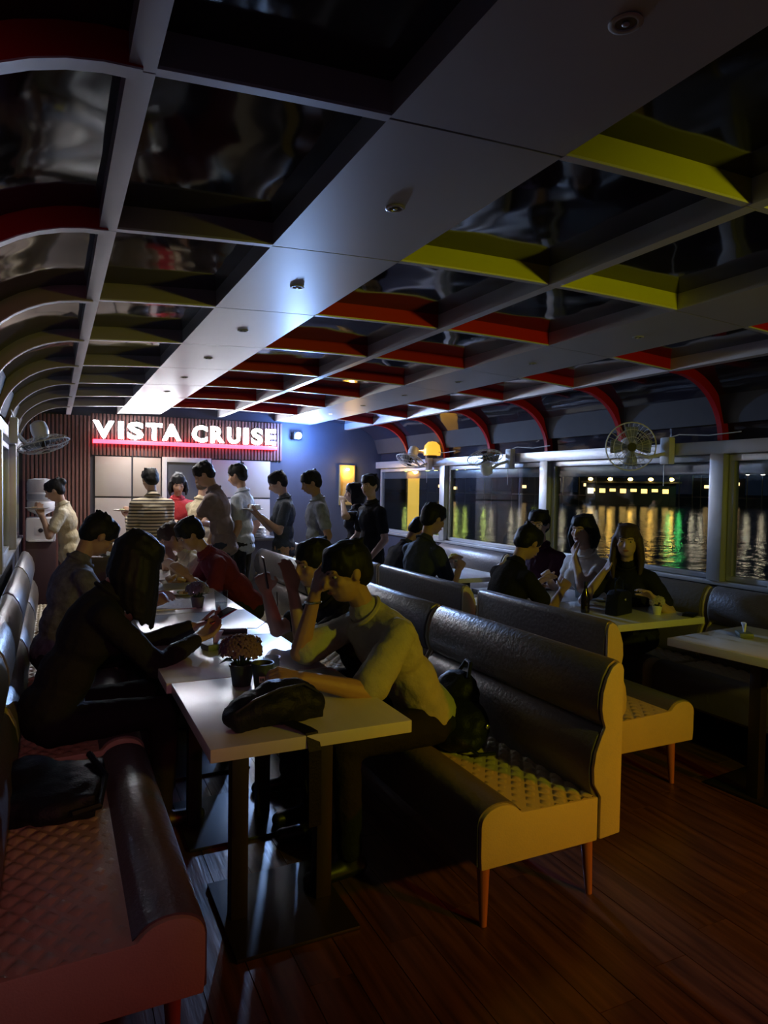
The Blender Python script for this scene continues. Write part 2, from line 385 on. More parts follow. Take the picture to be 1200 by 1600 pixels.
# lit niche in the dark wall
nc = thing('wall_niche', 'small amber glowing recess high in the dark wall at right of the sign', 'niche', (3.71, YF, 1.31))
MB().box(-0.115, -0.095, -0.03, 0.0, 0.0, 0.56).box(0.095, 0.115, -0.03, 0.0, 0.0, 0.56).box(-0.095, 0.095, -0.03, 0.0, 0.54, 0.56).box(-0.095, 0.095, -0.03, 0.0, 0.0, 0.02).build('niche_frame', mat('gilt_frame', (0.45, 0.32, 0.12), 0.4, 0.4), nc)
MB().box(-0.095, 0.095, -0.012, -0.004, 0.02, 0.54).build('niche_back', mat('amber_niche', (0.55, 0.36, 0.10), 0.5, 0, 0.5, 9), nc)
MB().ell((0.0, -0.035, 0.50), (0.03, 0.02, 0.016)).build('lamp', mat('amber_lamp', (1, 0.8, 0.4), 0.4, emit=(1.0, 0.62, 0.16), estr=26), nc)
lamp('niche_glow', 'POINT', (3.71, YF - 0.09, 1.80), 2.2, (1.0, 0.62, 0.16), 0.03)

# illuminated sign
sg = thing('illuminated_sign', 'glowing white VISTA CRUISE letters above a red light bar on the slatted wall', 'sign', (0.42, YF - 0.05, 2.04))
LETTER = mat('white_lit_letter', (1, 1, 1), 0.5, emit=(0.86, 0.93, 1.0), estr=32.0)
REDBAR = mat('red_lit_bar', (1, 0.1, 0.1), 0.4, emit=(1.0, 0.05, 0.10), estr=3.0)
MB().box(0.0, 2.255, -0.03, 0.02, 0.0, 0.045).build('light_bar', REDBAR, sg, bevel=0.006)
RETURN = mat('letter_return', (0.5, 0.5, 0.52), 0.5)
def letter_mesh(ch, ext=0.012):
    cu = bpy.data.curves.new('letter', 'FONT'); cu.body = ch; cu.size = 0.272; cu.extrude = ext; cu.offset = 0.0105; cu.resolution_u = 3
    o = bpy.data.objects.new('letter', cu); COL.objects.link(o); bpy.context.view_layer.update()
    me = bpy.data.meshes.new_from_object(o.evaluated_get(bpy.context.evaluated_depsgraph_get()))
    bpy.data.objects.remove(o); bpy.data.curves.remove(cu)
    xs_ = [v.co.x for v in me.vertices]; w0, w1 = min(xs_), max(xs_)
    return me, w0, w1
adv = {'V': .215, 'I': .085, 'S': .2, 'T': .205, 'A': .225, 'C': .205, 'R': .21, 'U': .2, 'E': .165}
# left edge and width of every letter along the sign
spots = [('V', 0.0, 0.235), ('I', 0.28, 0.062), ('S', 0.385, 0.185), ('T', 0.60, 0.19), ('A', 0.79, 0.23), ('C', 1.15, 0.195), ('R', 1.382, 0.175), ('U', 1.595, 0.17), ('I', 1.807, 0.06), ('S', 1.908, 0.155), ('E', 2.10, 0.145)]
lm = {}; lf = {}
for ch, x, w in spots:
    if ch not in lm: lm[ch] = letter_mesh(ch); lf[ch] = letter_mesh(ch, 0.001)[0]
    me, w0, w1 = lm[ch]
    o = obj('letter', me, RETURN, sg, (x - w0 * w / (w1 - w0), 0.0, 0.073)); o.rotation_euler = (math.radians(90), 0, 0); o.scale = (w / (w1 - w0), 1.0, 1)
    f_ = obj('letter_face', lf[ch], LETTER, o, (0, 0, 0.0135))
for x in (0.5, 1.3, 2.0): MB().box(x - 0.02, x + 0.02, 0.02, 0.05, 0.0, 0.3).build('bracket', BLKM, sg)

# outside: river, far bank, its buildings and lights
wt = MB().box(-60, 420, -150, 420, -1.3, -1.2).build('river_water', WATER); tag(wt, 'dark rippled river water outside the windows', 'water', kind='stuff')
bank = thing('far_bank', 'dark far river bank dotted with lights beyond the windows', 'river bank', (0, 0, -1.2))
BANKM = mat('dark_bank', (0.02, 0.022, 0.025), 0.9); BLD = mat('night_building', (0.03, 0.032, 0.04), 0.8); WLIT = mat('lit_building_window', (1, .8, .5), 0.5, emit=(1.0, 0.62, 0.25), estr=1.5)
random.seed(9)
bm_ = MB(); vs = []
for i in range(25):
    a = math.radians(-30 + 120 * i / 24); c, s_ = math.cos(a), math.sin(a)
    vs += [(168 * c, 168 * s_, 0), (168 * c, 168 * s_, 1.7), (200 * c, 200 * s_, 2.4), (200 * c, 200 * s_, 0)]
bm_.add(vs, [(4 * i + j, 4 * i + (j + 1) % 4, 4 * i + 4 + (j + 1) % 4, 4 * i + 4 + j) for i in range(24) for j in range(4)]); bm_.build('embankment', BANKM, bank)
for i in range(16):
    a = math.radians(-24 + 7 * i + random.uniform(-1.5, 1.5)); h = random.uniform(3.5, 7); w = random.uniform(8, 14)
    b_ = MB().box(0, 9, -w / 2, w / 2, 0, h).build('building', BLD, bank, (178 * math.cos(a), 178 * math.sin(a), 1.8), a)
    for j in range(random.randint(2, 4)):
        yy = random.uniform(-w / 2 + 1.5, w / 2 - 1.5); zz = random.uniform(1.2, h - 0.8)
        MB().box(-0.1, 0.0, yy - 0.5, yy + 0.5, zz - 0.35, zz + 0.35).build('lit_window', WLIT, b_)
# shore lamps whose light runs down the water as streaks
def emit_mat(name, c, s): return mat(name, c, 0.5, emit=c, estr=s)
LC = {'yellow-green': emit_mat('shore_yellow_green', (0.75, 0.9, 0.18), 11), 'warm white': emit_mat('shore_warm', (1.0, 0.85, 0.6), 7), 'amber': emit_mat('shore_amber', (1.0, 0.55, 0.1), 14), 'green': emit_mat('shore_green', (0.10, 0.8, 0.2), 13)}
lpm = MB().tube([(0, 0, 0), (0, 0, 6.3)], 0.09, 6).mesh('lamp_post'); lhm = MB().ell((0, 0, 6.6), (0.42, 0.42, 0.34), n=8, m_=5).mesh('lamp_head')
lh = {}
for px, c in ((634, 'yellow-green'), (668, 'yellow-green'), (681, 'yellow-green'), (714, 'yellow-green'), (727, 'yellow-green'), (757, 'yellow-green'), (768, 'warm white'), (800, 'warm white'), (812, 'warm white'), (836, 'yellow-green'), (880, 'warm white'), (905, 'warm white'), (932, 'warm white'), (1046, 'green'), (1062, 'green'), (1083, 'warm white'), (1096, 'warm white'), (1168, 'warm white'), (1192, 'warm white')):
    d = wp(px, 745, 1) - Vector((0, 0, 1.56)); k = 148.0 / d.length
    t = thing('shore_lamp', '%s street lamp glowing on the far river bank beyond the windows' % c, 'street lamp', (d.x * k, d.y * k, -1.2), 0, '%s shore lamps' % c)
    obj('lamp_post', lpm, BLKM, t)
    if c not in lh: lh[c] = lhm.copy(); lh[c].materials.append(LC[c])
    obj('lamp_head', lh[c], None, t)
d = wp(985, 745, 1) - Vector((0, 0, 1.56)); k = 155.0 / d.length
rs = thing('riverside_restaurant', 'low riverside building glowing with amber lights beyond the window', 'building', (d.x * k, d.y * k, -1.2), math.atan2(d.y, d.x))
MB().box(0, 6, -9, 9, 0, 4.6).build('wall', BLD, rs); MB().box(-1.5, 7, -10, 10, 4.6, 5.0).build('roof', BLD, rs)
AMB = emit_mat('restaurant_amber', (1.0, 0.60, 0.16), 1.5)
for i in range(8): MB().box(-0.06, 0, -7.6 + i * 2.1, -6.4 + i * 2.1, 2.5 + 0.3 * (i % 2), 3.4).build('lit_window', AMB, rs)
for i in range(5): MB().ell((-1.6, -8 + i * 4, 5.4), (0.5, 0.5, 0.35), n=8, m_=5).build('roof_lamp', LC['amber'], rs)
MB().box(-0.9, -0.3, 7.4, 8.6, 2.3, 3.5).build('bright_panel', emit_mat('restaurant_white', (1.0, 0.9, 0.7), 1.0), rs)
d = wp(646, 770, 1) - Vector((0, 0, 1.56)); k = 24.0 / d.x
ap = thing('reflection_slab', 'added glowing amber pylon standing in the water outside the far window', 'pylon', (24, d.y * k, -1.2), math.atan2(d.y, d.x))  # added glowing block imitating the reflection of an amber-lit doorway
MB().box(-0.3, 0.3, -0.42, 0.42, 0, 4.2).build('shaft', emit_mat('amber_pylon', (1.0, 0.62, 0.10), 0.42), ap, bevel=0.03); MB().box(-0.4, 0.4, -0.55, 0.55, 4.2, 4.35).build('cap', BLKM, ap)

# ------------------------------------------------------------------ benches
def quilt_mesh(L):
    b = MB(); nu, nv = int(L / 0.0062), 54; v = []; 
    for j in range(nv + 1):
        for i in range(nu + 1):
            d_ = 0.165 + 0.345 * j / nv; y = -L / 2 + L * i / nu
            a = y / 0.088 + d_ / 0.066; c = y / 0.088 - d_ / 0.066
            h = min(abs(math.sin(math.pi * a)), abs(math.sin(math.pi * c))) ** 0.6
            v.append((d_, y, 0.412 + 0.015 * h))
    f = [(j * (nu + 1) + i, j * (nu + 1) + i + 1, (j + 1) * (nu + 1) + i + 1, (j + 1) * (nu + 1) + i) for j in range(nv) for i in range(nu)]
    b.add(v, f); return b.mesh('quilted_seat', 60)
def arcp(cx, cz, rx, rz, a0, a1, n=8): return [(cx + rx * math.cos(math.radians(a0 + (a1 - a0) * i / n)), cz + rz * math.sin(math.radians(a0 + (a1 - a0) * i / n))) for i in range(n + 1)]
BP = {}
def bench_parts(L):
    if L in BP: return BP[L]
    h = L / 2; P = []
    bump = arcp(0.085, 0.405, 0.085, 0.06, 180, 40, 10)
    seat = [(0.004, 0.25), (0.0, 0.30)] + bump + [(0.168, 0.425), (0.52, 0.415), (0.52, 0.25)]
    P.append(('seat_base', MB().prism(seat, -h, h).mesh('seat_base', 40, 0.006), TAN))
    bo = [(-0.006, 0.262), (-0.006, 0.405)] + [(x + (x - 0.085) * 0.05, z + 0.006) for x, z in bump[1:]] + [(0.172, 0.428)]
    bi = [(x + 0.02, z - 0.02) for x, z in bo]
    P.append(('front_roll', MB().prism(bo + bi[::-1], -h + 0.016, h - 0.016).mesh('front_roll', 40), DARKL))
    P.append(('quilted_seat', quilt_mesh(L - 0.012), TAN))
    low = [(0.545, 0.40), (0.505, 0.40), (0.482, 0.46), (0.478, 0.52), (0.488, 0.59), (0.512, 0.645), (0.545, 0.672), (0.575, 0.672), (0.575, 0.40)]
    P.append(('lower_pad', MB().prism(low, -h + 0.008, h - 0.008).mesh('lower_pad', 45, 0.010), DARKL))
    up = [(0.575, 0.668), (0.548, 0.672), (0.522, 0.70), (0.510, 0.75), (0.514, 0.81), (0.532, 0.868), (0.562, 0.912), (0.592, 0.928), (0.618, 0.918), (0.628, 0.89), (0.61, 0.668)]
    P.append(('head_roll', MB().prism(up, -h + 0.008, h - 0.008).mesh('head_roll', 45, 0.010), DARKL))
    P.append(('back_shell', MB().box(0.57, 0.626, -h + 0.018, h - 0.018, 0.262, 0.90).mesh('back_shell', 40, 0.006), DARKL))
    end = [(0.523, 0.258), (0.523, 0.42), (0.490, 0.47), (0.486, 0.53), (0.496, 0.59), (0.520, 0.645), (0.538, 0.678), (0.526, 0.71), (0.518, 0.75), (0.522, 0.81), (0.540, 0.864), (0.566, 0.904), (0.594, 0.919), (0.614, 0.910), (0.622, 0.89), (0.622, 0.265)]
    for s_ in (-1, 1): P.append(('end_panel', MB().prism(end, s_ * h - 0.010, s_ * h + 0.006).mesh('end_panel', 40, 0.005), TAN))
    for s_ in (-1, 1):
        for x in (0.07, 0.545): P.append(('leg', MB().tube([(x, s_ * (h - 0.09), 0.262), (x + (0.01 if x > .3 else -0.004), s_ * (h - 0.075), 0.0)], [0.026, 0.013], 12).mesh('leg'), LEGM))
    BP[L] = P
    return P
benches = []
def bench(label, xf, y0, y1, faces, group, rear=None):
    L = round(y1 - y0, 2); rot = 0 if faces < 0 else math.pi
    t = thing('bench_sofa', label, 'bench', (xf, (y0 + y1) / 2, 0), rot, group)
    for nm, me, mt in bench_parts(L):
        if rear and nm == 'back_shell': me = me.copy(); me.materials.clear(); mt = rear
        obj(nm, me, mt, t)
    return t
gA = 'benches right of the long table'; gB = 'benches backing onto the middle aisle'; gD = 'benches under the right windows'; gE = 'benches along the left wall'
bench('quilted bench lit yellow with dark padded back, nearest right, black bag on its seat', 1.318, 1.93, 3.23, -1, gA)
bench('padded bench directly behind the person raising a phone beside the khaki shirt', 1.318, 3.27, 4.57, -1, gA)
bench('quilted bench right of the long table, catching light from the sign beside the standing group', 1.318, 5.25, 6.85, -1, gA)
bench('bench seen from behind its grey back, one yellow-lit end beside the pale right table', 3.06, 2.53, 3.67, 1, gB)
bench('bench seen from behind, under the dark-shirted man facing the windows', 3.06, 3.85, 5.15, 1, gB)
bench('short bench beyond the dark-shirted man, under the hooded person', 3.06, 5.2, 5.95, 1, gB)
bench('farthest bench of the middle row, its tan back towards the standing people', 3.06, 7.0, 8.3, 1, gB, TAN)
bench('dark window bench nearest the camera at the right edge, behind the empty pale table', 3.50, 1.94, 3.24, -1, gD)
bench('window bench carrying the two women eating beside the window', 3.50, 3.29, 4.85, -1, gD)
bench('silvery window bench beyond the man with glasses, near the small flower pot', 3.50, 5.65, 6.95, -1, gD)
for lab, y0 in (('quilted bench at the lower left corner with a dark bag on its seat', 1.75), ('left wall bench on which the long-haired person with the phone sits', 3.11), ('left wall bench on which the person in the mottled shirt sits', 4.47), ('last left wall bench before the water dispenser', 5.83)):
    bench(lab, 0.352, y0, y0 + 1.30, 1, gE)

# ------------------------------------------------------------------ tables
TZ = 0.775
tp = {}
def table(label, x0, x1, y0, y1, rot=0, group='pale pedestal tables', legs=True):
    w, l = round(x1 - x0, 3), round(y1 - y0, 3)
    t = thing('pedestal_table', label, 'table', ((x0 + x1) / 2, (y0 + y1) / 2, 0), rot, group)
    if (w, l) not in tp:
        tp[(w, l)] = [('tabletop', MB().box(-w / 2, w / 2, -l / 2, l / 2, TZ - 0.042, TZ).mesh('tabletop', 35, 0.003), TOPM),
            ('mounting_plate', MB().box(-0.22, 0.22, -0.05, 0.05, TZ - 0.062, TZ - 0.042).mesh('mounting_plate', 35, 0.002), BLKM),
            ('base_plate', MB().box(-0.22, 0.22, -0.24, 0.24, 0.0, 0.014).mesh('base_plate', 35, 0.003), BLKM)] + \
            [('column', MB().box(s_ * 0.16 - 0.03, s_ * 0.16 + 0.03, -0.03, 0.03, 0.014, TZ - 0.062).mesh('column', 35, 0.002), BLKM) for s_ in (-1, 1)]
    for nm, me, mt in tp[(w, l)]: obj(nm, me, mt, t)
    return t
gm = 'tables of the long left row'; gr = 'tables of the right row'
labs = ['pale wood table nearest the camera with a black pouch on its corner', 'second table of the long row, holding the tissue pack', 'third table of the long row, with the drinking glass', 'fourth table of the long row, under the phone user and trays', 'fifth table of the long row, in front of the maroon shirt', 'last table of the long row, close to the buffet']
for i in range(6):
    y0 = 2.03 + 0.757 * i
    table(labs[i], 0.418 - 0.018 * (i == 1), 1.094 - 0.018 * (i == 1), y0, y0 + 0.752, 0, gm)
table('pale table in front of the woman in black with a tiny flower pot', 2.99, 3.72, 3.02, 3.80, 0, gr)
table('right table covered with dinner plates before the white blouse', 2.99, 3.72, 3.81, 4.59, 0, gr)
table('far right table with a yellow flower pot', 3.02, 3.72, 5.12, 5.92, 0, gr)
table('empty pale table cut off by the right edge of the picture', 3.03, 3.76, 1.92, 2.70, math.radians(6), gr)

# ------------------------------------------------------------------ things on the tables
def flower_mesh():
    b = MB()
    for k in range(6):
        a = k * math.pi / 3; c = Vector((math.cos(a), math.sin(a), 0))
        b.ell(c * 0.010 + Vector((0, 0, 0.003)), (0.0085, 0.0065, 0.003), Matrix.Rotation(a, 3, 'Z'), 6, 4)
    b.ell((0, 0, 0.005), (0.006, 0.006, 0.005), None, 6, 4)
    return b.mesh('flower')
FLM = flower_mesh(); 
def leaf_mesh():
    return MB().add([(0, 0, 0), (0.012, 0.018, 0.004), (0, 0.045, -0.004), (-0.012, 0.018, 0.004), (0, 0.02, 0.0)], [(0, 1, 4), (1, 2, 4), (2, 3, 4), (3, 0, 4)]).mesh('leaf')
LFM = leaf_mesh(); LEAFG = mat('leaf_green', (0.035, 0.07, 0.035), 0.5)
def with_mat(me, m_):
    c = me.copy(); c.materials.clear(); c.materials.append(m_); return c
def potted(label, loc, pot_h, pot_r, R, n, fl, potm, nleaf=14):
    t = thing('flower_pot', label, 'flower pot', loc)
    MB().lathe([(pot_r * 0.72, 0.0), (pot_r * 0.95, pot_h * 0.9), (pot_r * 1.02, pot_h * 0.9), (pot_r * 1.02, pot_h), (pot_r * 0.9, pot_h), (pot_r * 0.88, pot_h * 0.85)], 20).build('pot', potm, t)
    st = MB(); fm = with_mat(FLM, fl); lm_ = with_mat(LFM, LEAFG); heads = []
    for i in range(n):
        a = i * 2.39996; q = math.sqrt((i + 0.5) / n); el = q * 1.45
        d = Vector((math.sin(el) * math.cos(a), math.sin(el) * math.sin(a), math.cos(el)))
        p = Vector((0, 0, pot_h + R * 0.45)) + Vector((d.x * R, d.y * R, d.z * R * 0.85)) * random.uniform(0.85, 1.08)
        heads.append((p, d)); st.tube([(d.x * pot_r * .3, d.y * pot_r * .3, pot_h * .8), (p + Vector((0, 0, pot_h))) * 0.5, p], 0.0016, 4)
    st.build('stems', LEAFG, t)
    for p, d in heads:
        o = obj('flower', fm, None, t, p); o.rotation_euler = d.to_track_quat('Z', 'Y').to_euler(); s_ = random.uniform(1.0, 1.5); o.scale = (s_, s_, s_)
    for i in range(nleaf):
        a = random.uniform(0, 6.28); o = obj('leaf', lm_, None, t, (math.cos(a) * pot_r * .5, math.sin(a) * pot_r * .5, pot_h + random.uniform(0, R * .6)))
        o.rotation_euler = (random.uniform(-0.2, 0.9), 0, a - math.pi / 2); s_ = random.uniform(0.9, 1.5) * R / 0.075; o.scale = (s_, s_, s_)
    return t
DUSK = mat('dusky_mauve_petals', (0.16, 0.10, 0.14), 0.8); PALEF = mat('pale_petals', (0.5, 0.45, 0.42), 0.8); YF_ = mat('yellow_petals', (0.6, 0.55, 0.2), 0.8)
potted('dark pot of dusky mauve flowers on the nearest table behind the black pouch', (0.668, 2.66, TZ), 0.085, 0.05, 0.085, 46, DUSK, mat('dark_green_pot', (0.03, 0.045, 0.04), 0.5))
potted('small pot of greyish flowers beside the drinking glass', (0.83, 4.46, TZ), 0.07, 0.045, 0.07, 34, mat('grey_petals', (0.22, 0.22, 0.26), 0.8), mat('grey_pot', (0.14, 0.14, 0.16), 0.5))
potted('tiny white pot with pale flowers on the table of the woman in black', (3.50, 3.20, TZ), 0.058, 0.032, 0.042, 18, PALEF, CERAM, 8)
potted('small pot of yellow flowers on the far right table', (3.58, 5.82, TZ), 0.06, 0.045, 0.06, 20, YF_, mat('brown_pot', (0.10, 0.06, 0.04), 0.5), 10)
# paper cup with a printed white badge, and a clear cup behind it
cp = thing('paper_cup', 'dark green paper cup with a small white badge by the flower pot', 'cup', (0.728, 2.575, TZ))
MB().lathe([(0.030, 0.0), (0.042, 0.098), (0.0445, 0.099), (0.0445, 0.103), (0.040, 0.103), (0.028, 0.006)], 24).build('cup_body', mat('dark_green_card', (0.03, 0.05, 0.048), 0.5), cp)
bd = MB(); ang0 = math.atan2(-0.9, -0.30)
def cup_patch(bd, z0, z1, a0, a1, off, n=6):
    vs = []; 
    for i in range(n + 1):
        a = ang0 + a0 + (a1 - a0) * i / n
        for z in (z0, z1): r = 0.030 + 0.012 * z / 0.098 + off; vs.append((r * math.cos(a), r * math.sin(a), z))
    bd.add(vs, [(2 * i, 2 * i + 2, 2 * i + 3, 2 * i + 1) for i in range(n)])
cup_patch(bd, 0.032, 0.058, -0.30, 0.30, 0.0012); b1 = bd.build('badge', mat('white_print', (0.75, 0.75, 0.73), 0.6), cp)
bd = MB()
for k in range(3): cup_patch(bd, 0.040, 0.051, -0.19 + k * 0.14, -0.10 + k * 0.14, 0.0020, 2)
bd.build('badge_print', mat('dark_print', (0.05, 0.06, 0.06), 0.6), b1)
def tumbler(label, loc, h=0.11, r=0.034, fill=0.045, group=None):
    t = thing('drinking_glass', label, 'glass', loc, 0, group)
    MB().lathe([(r * 0.82, 0), (r, h), (r * 0.95, h), (r * 0.78, 0.006)], 20).build('glass_wall', CLEAR, t)
    MB().lathe([(r * 0.76, 0.007), (r * 0.86, fill)], 18).build('water', mat('pale_water', (0.6, 0.65, 0.68), 0.1, alpha=0.55), t)
tumbler('clear glass of water standing past the power bank on the long table', (0.945, 4.30, TZ), 0.125, 0.042, 0.05)
tumbler('clear plastic cup half hidden behind the dark green paper cup', (0.80, 2.70, TZ), 0.09, 0.036, 0.02)
tumbler('tall clear glass between the plates on the right table', (3.22, 4.18, TZ), 0.14, 0.038, 0.09)
tumbler('glass with a straw by the woman in the white blouse', (3.50, 3.93, TZ), 0.15, 0.036, 0.10)
# tissue packs
def tissue(label, loc, rot=0, s=1.0):
    t = thing('tissue_pack', label, 'tissue pack', loc, rot)
    MB().box(-0.06 * s, 0.06 * s, -0.04 * s, 0.04 * s, 0, 0.03 * s).build('pack', mat('grey_green_wrap', (0.13, 0.16, 0.14), 0.5), t, bevel=0.008)
    b = MB(); vs = []; n = 10
    for j in range(5):
        for i in range(n):
            a = 2 * math.pi * i / n; r = (0.012 + 0.016 * j / 4 * (1 + 0.35 * math.sin(3 * a + j))) * s
            vs.append((r * math.cos(a) + 0.006 * j * s * .5, 0.45 * r * math.sin(a), (0.028 + 0.014 * j) * s))
    b.add(vs, [(j * n + i, j * n + (i + 1) % n, (j + 1) * n + (i + 1) % n, (j + 1) * n + i) for j in range(4) for i in range(n)] + [tuple(40 + i for i in range(n))])
    b.build('tissue', PAPER, t)
tissue('small tissue pack with a tissue poking out on the long table', (0.70, 3.30, TZ), 0.3)
tissue('tissue pack on the empty table at the right edge', (3.42, 2.52, TZ), 0.9, 0.9)
# power bank, cable
pb = thing('power_bank', 'flat black box with a silvery lid beside the tissue pack', 'box', (0.86, 3.62, TZ), -0.25)
MB().box(-0.075, 0.075, -0.045, 0.045, 0, 0.030).build('case', DARKP, pb, bevel=0.005); MB().box(-0.07, 0.07, -0.04, 0.04, 0.030, 0.033).build('lid', mat('silver_lid', (0.4, 0.41, 0.43), 0.3, 0.3), pb)
tag(MB().tube([(0.935, 3.62, TZ + 0.02), (0.97, 3.55, TZ + 0.03), (1.0, 3.42, TZ + 0.10), (0.99, 3.25, TZ + 0.20), (0.96, 3.16, TZ + 0.28)], 0.0025, 6).build('charging_cable', DARKP), 'thin black cable rising from the black box to the raised phone', 'cable')
# pouch
def soft_bag(nm, label, cat, loc, rot, size, folds=0.02, voxel=0.008, mt=None):
    t = thing(nm, label, cat, loc, rot)
    return t
def voxelize(o, vs, smooth=3, disp=0.0, dsize=0.06, name='folds'):
    r = o.modifiers.new('remesh', 'REMESH'); r.mode = 'VOXEL'; r.voxel_size = vs; r.use_smooth_shade = True
    s_ = o.modifiers.new('smooth', 'SMOOTH'); s_.factor = 0.5; s_.iterations = smooth
    if disp:
        key = '%s_%.3f' % (name, dsize)
        tx = bpy.data.textures.get(key) or bpy.data.textures.new(key, 'CLOUDS'); tx.noise_scale = dsize; tx.noise_depth = 2
        d = o.modifiers.new('folds', 'DISPLACE'); d.texture = tx; d.strength = disp; d.mid_level = 0.5; d.texture_coords = 'LOCAL'
    return o
pc = thing('sling_pouch', 'black nylon pouch bag lying on the near corner of the long table', 'bag', (0.655, 2.19, TZ), math.radians(8))
b = MB(); b.box(-0.15, 0.16, -0.06, 0.06, 0.008, 0.06); b.ell((0, 0, 0.06), (0.165, 0.085, 0.062)); b.ell((0.04, 0.005, 0.075), (0.125, 0.07, 0.068)); b.ell((-0.11, -0.01, 0.045), (0.07, 0.06, 0.045)); b.ell((0.13, -0.02, 0.05), (0.055, 0.05, 0.045))
voxelize(b.build('bag_body', NYLON, pc), 0.008, 3, 0.016, 0.05)
MB().tube([(-0.15, -0.04, 0.065), (-0.09, -0.058, 0.105), (0.0, -0.056, 0.128), (0.09, -0.052, 0.130), (0.15, -0.04, 0.09)], 0.004, 6).build('zip', mat('dark_zip', (0.05, 0.055, 0.07), 0.35, 0.4), pc)
st = MB(); pts = [(0.02, -0.07, 0.02), (0.05, -0.135, 0.012), (0.06, -0.163, 0.006), (0.065, -0.178, -0.05), (0.07, -0.172, -0.18), (0.075, -0.165, -0.30)]
for i in range(5):
    a, c = Vector(pts[i]), Vector(pts[i + 1]); w = Vector((0.022, 0, 0)); nn = (c - a).cross(w).normalized() * 0.002
    st.add([a - w - nn, a + w - nn, c + w - nn, c - w - nn, a - w + nn, a + w + nn, c + w + nn, c - w + nn], [(0, 1, 2, 3), (7, 6, 5, 4), (0, 4, 5, 1), (1, 5, 6, 2), (2, 6, 7, 3), (3, 7, 4, 0)])
st.build('strap', NYLON, pc)
# backpack slumped on bench
bk = thing('backpack', 'dark slumped backpack leaning on the nearest right bench', 'bag', (1.63, 2.62, 0.425), math.radians(10))
b = MB(); b.ell((0, 0, 0.095), (0.13, 0.19, 0.11)); b.ell((0.07, 0.06, 0.20), (0.085, 0.12, 0.10)); b.ell((-0.05, -0.05, 0.06), (0.11, 0.17, 0.07))
voxelize(b.build('bag_body', NYLON, bk), 0.012, 3, 0.03, 0.08)
MB().tube([(0.06, -0.02, 0.28), (0.09, 0.0, 0.34), (0.11, 0.05, 0.34), (0.10, 0.09, 0.28)], 0.009, 6).build('handle', NYLON, bk)
MB().tube([(-0.06, -0.12, 0.13), (-0.10, -0.16, 0.06), (-0.06, -0.22, 0.02), (0.02, -0.24, 0.015)], 0.008, 6).build('strap', NYLON, bk)
MB().ell((0.02, -0.19, 0.115), (0.012, 0.006, 0.012)).build('charm', STEEL, bk)
eb = thing('shoulder_bag', 'black bag lying on the quilted bench at lower left', 'bag', (-0.02, 2.62, 0.425), math.radians(-8))
b = MB(); b.ell((0.03, 0, 0.06), (0.16, 0.22, 0.07)); b.ell((-0.06, 0.07, 0.08), (0.10, 0.14, 0.08)); b.box(-0.12, 0.17, -0.16, 0.18, 0.015, 0.10)
voxelize(b.build('bag_body', NYLON, eb), 0.012, 4, 0.025, 0.09)
MB().tube([(0.10, -0.20, 0.06), (0.18, -0.16, 0.06), (0.185, 0.02, 0.09), (0.12, 0.14, 0.13)], 0.012, 6).build('strap', NYLON, eb)
# plates with food
FOODM = [mat('browned_food', (0.30, 0.16, 0.06), 0.6, 0, 0.5, 40), mat('golden_food', (0.62, 0.42, 0.14), 0.6, 0, 0.4, 40), mat('green_food', (0.16, 0.24, 0.07), 0.6, 0, 0.4, 40), mat('noodle_food', (0.55, 0.40, 0.22), 0.6, 0, 0.3, 60)]
platem = MB().lathe([(0.055, 0.0), (0.075, 0.004), (0.118, 0.018), (0.120, 0.021), (0.112, 0.019), (0.07, 0.008), (0.001, 0.007)], 28).mesh('plate')
def dinner_plate(label, loc, group, food=True):
    t = thing('dinner_plate', label, 'plate', loc, 0, group); obj('plate', platem, CERAM, t)
    if food:
        for k in range(5):
            a = random.uniform(0, 6.28); r = random.uniform(0.0, 0.045)
            b = MB(); b.ell((r * math.cos(a), r * math.sin(a), 0.018), (random.uniform(.016, .03), random.uniform(.014, .024), random.uniform(.009, .015)), Matrix.Rotation(a, 3, 'Z'), 9, 6)
            b.build('food_piece', FOODM[random.randint(0, 3)], t)
    return t
gP = 'dinner plates on the right table'
dinner_plate('white plate of food in front of the woman in the white blouse', (3.53, 4.38, TZ), gP)
dinner_plate('white plate of food nearest the leaning man in black', (3.13, 3.86, TZ), gP)
dinner_plate('white plate of food nearest the woman in black', (3.58, 3.74, TZ), gP)
dinner_plate('white plate of food beyond the tall glass on the right table', (3.20, 4.42, TZ), gP)
hb = thing('handbag', 'small black handbag standing on the table before the woman in black', 'bag', (3.27, 3.30, TZ), 0.3)
MB().prism([(-0.10, 0), (0.10, 0), (0.085, 0.13), (0.05, 0.155), (-0.05, 0.155), (-0.085, 0.13)], -0.045, 0.045).build('bag_body', NYLON, hb, bevel=0.012)
MB().tube([(-0.05, 0, 0.15), (-0.045, 0, 0.21), (0, 0, 0.235), (0.045, 0, 0.21), (0.05, 0, 0.15)], 0.006, 6).build('handle', NYLON, hb); MB().ell((0, -0.047, 0.10), (0.012, 0.004, 0.009)).build('clasp', STEEL, hb)
wl_ = thing('wallet', 'dark wallet at the near right corner of the table with the tiny pot', 'wallet', (3.66, 3.08, TZ), 0.4)
MB().box(-0.05, 0.05, -0.035, 0.035, 0, 0.009).box(-0.049, 0.05, -0.035, 0.034, 0.011, 0.019).build('flap', NYLON, wl_, bevel=0.003)
bt = thing('sauce_bottle', 'slim dark bottle beside the black handbag', 'bottle', (3.10, 3.42, TZ))
MB().lathe([(0.026, 0), (0.028, 0.01), (0.028, 0.11), (0.012, 0.15), (0.011, 0.18)], 16).build('bottle_body', mat('dark_glass', (0.015, 0.01, 0.008), 0.08), bt); MB().lathe([(0.013, 0.178), (0.013, 0.20)], 12).build('cap', DARKP, bt)
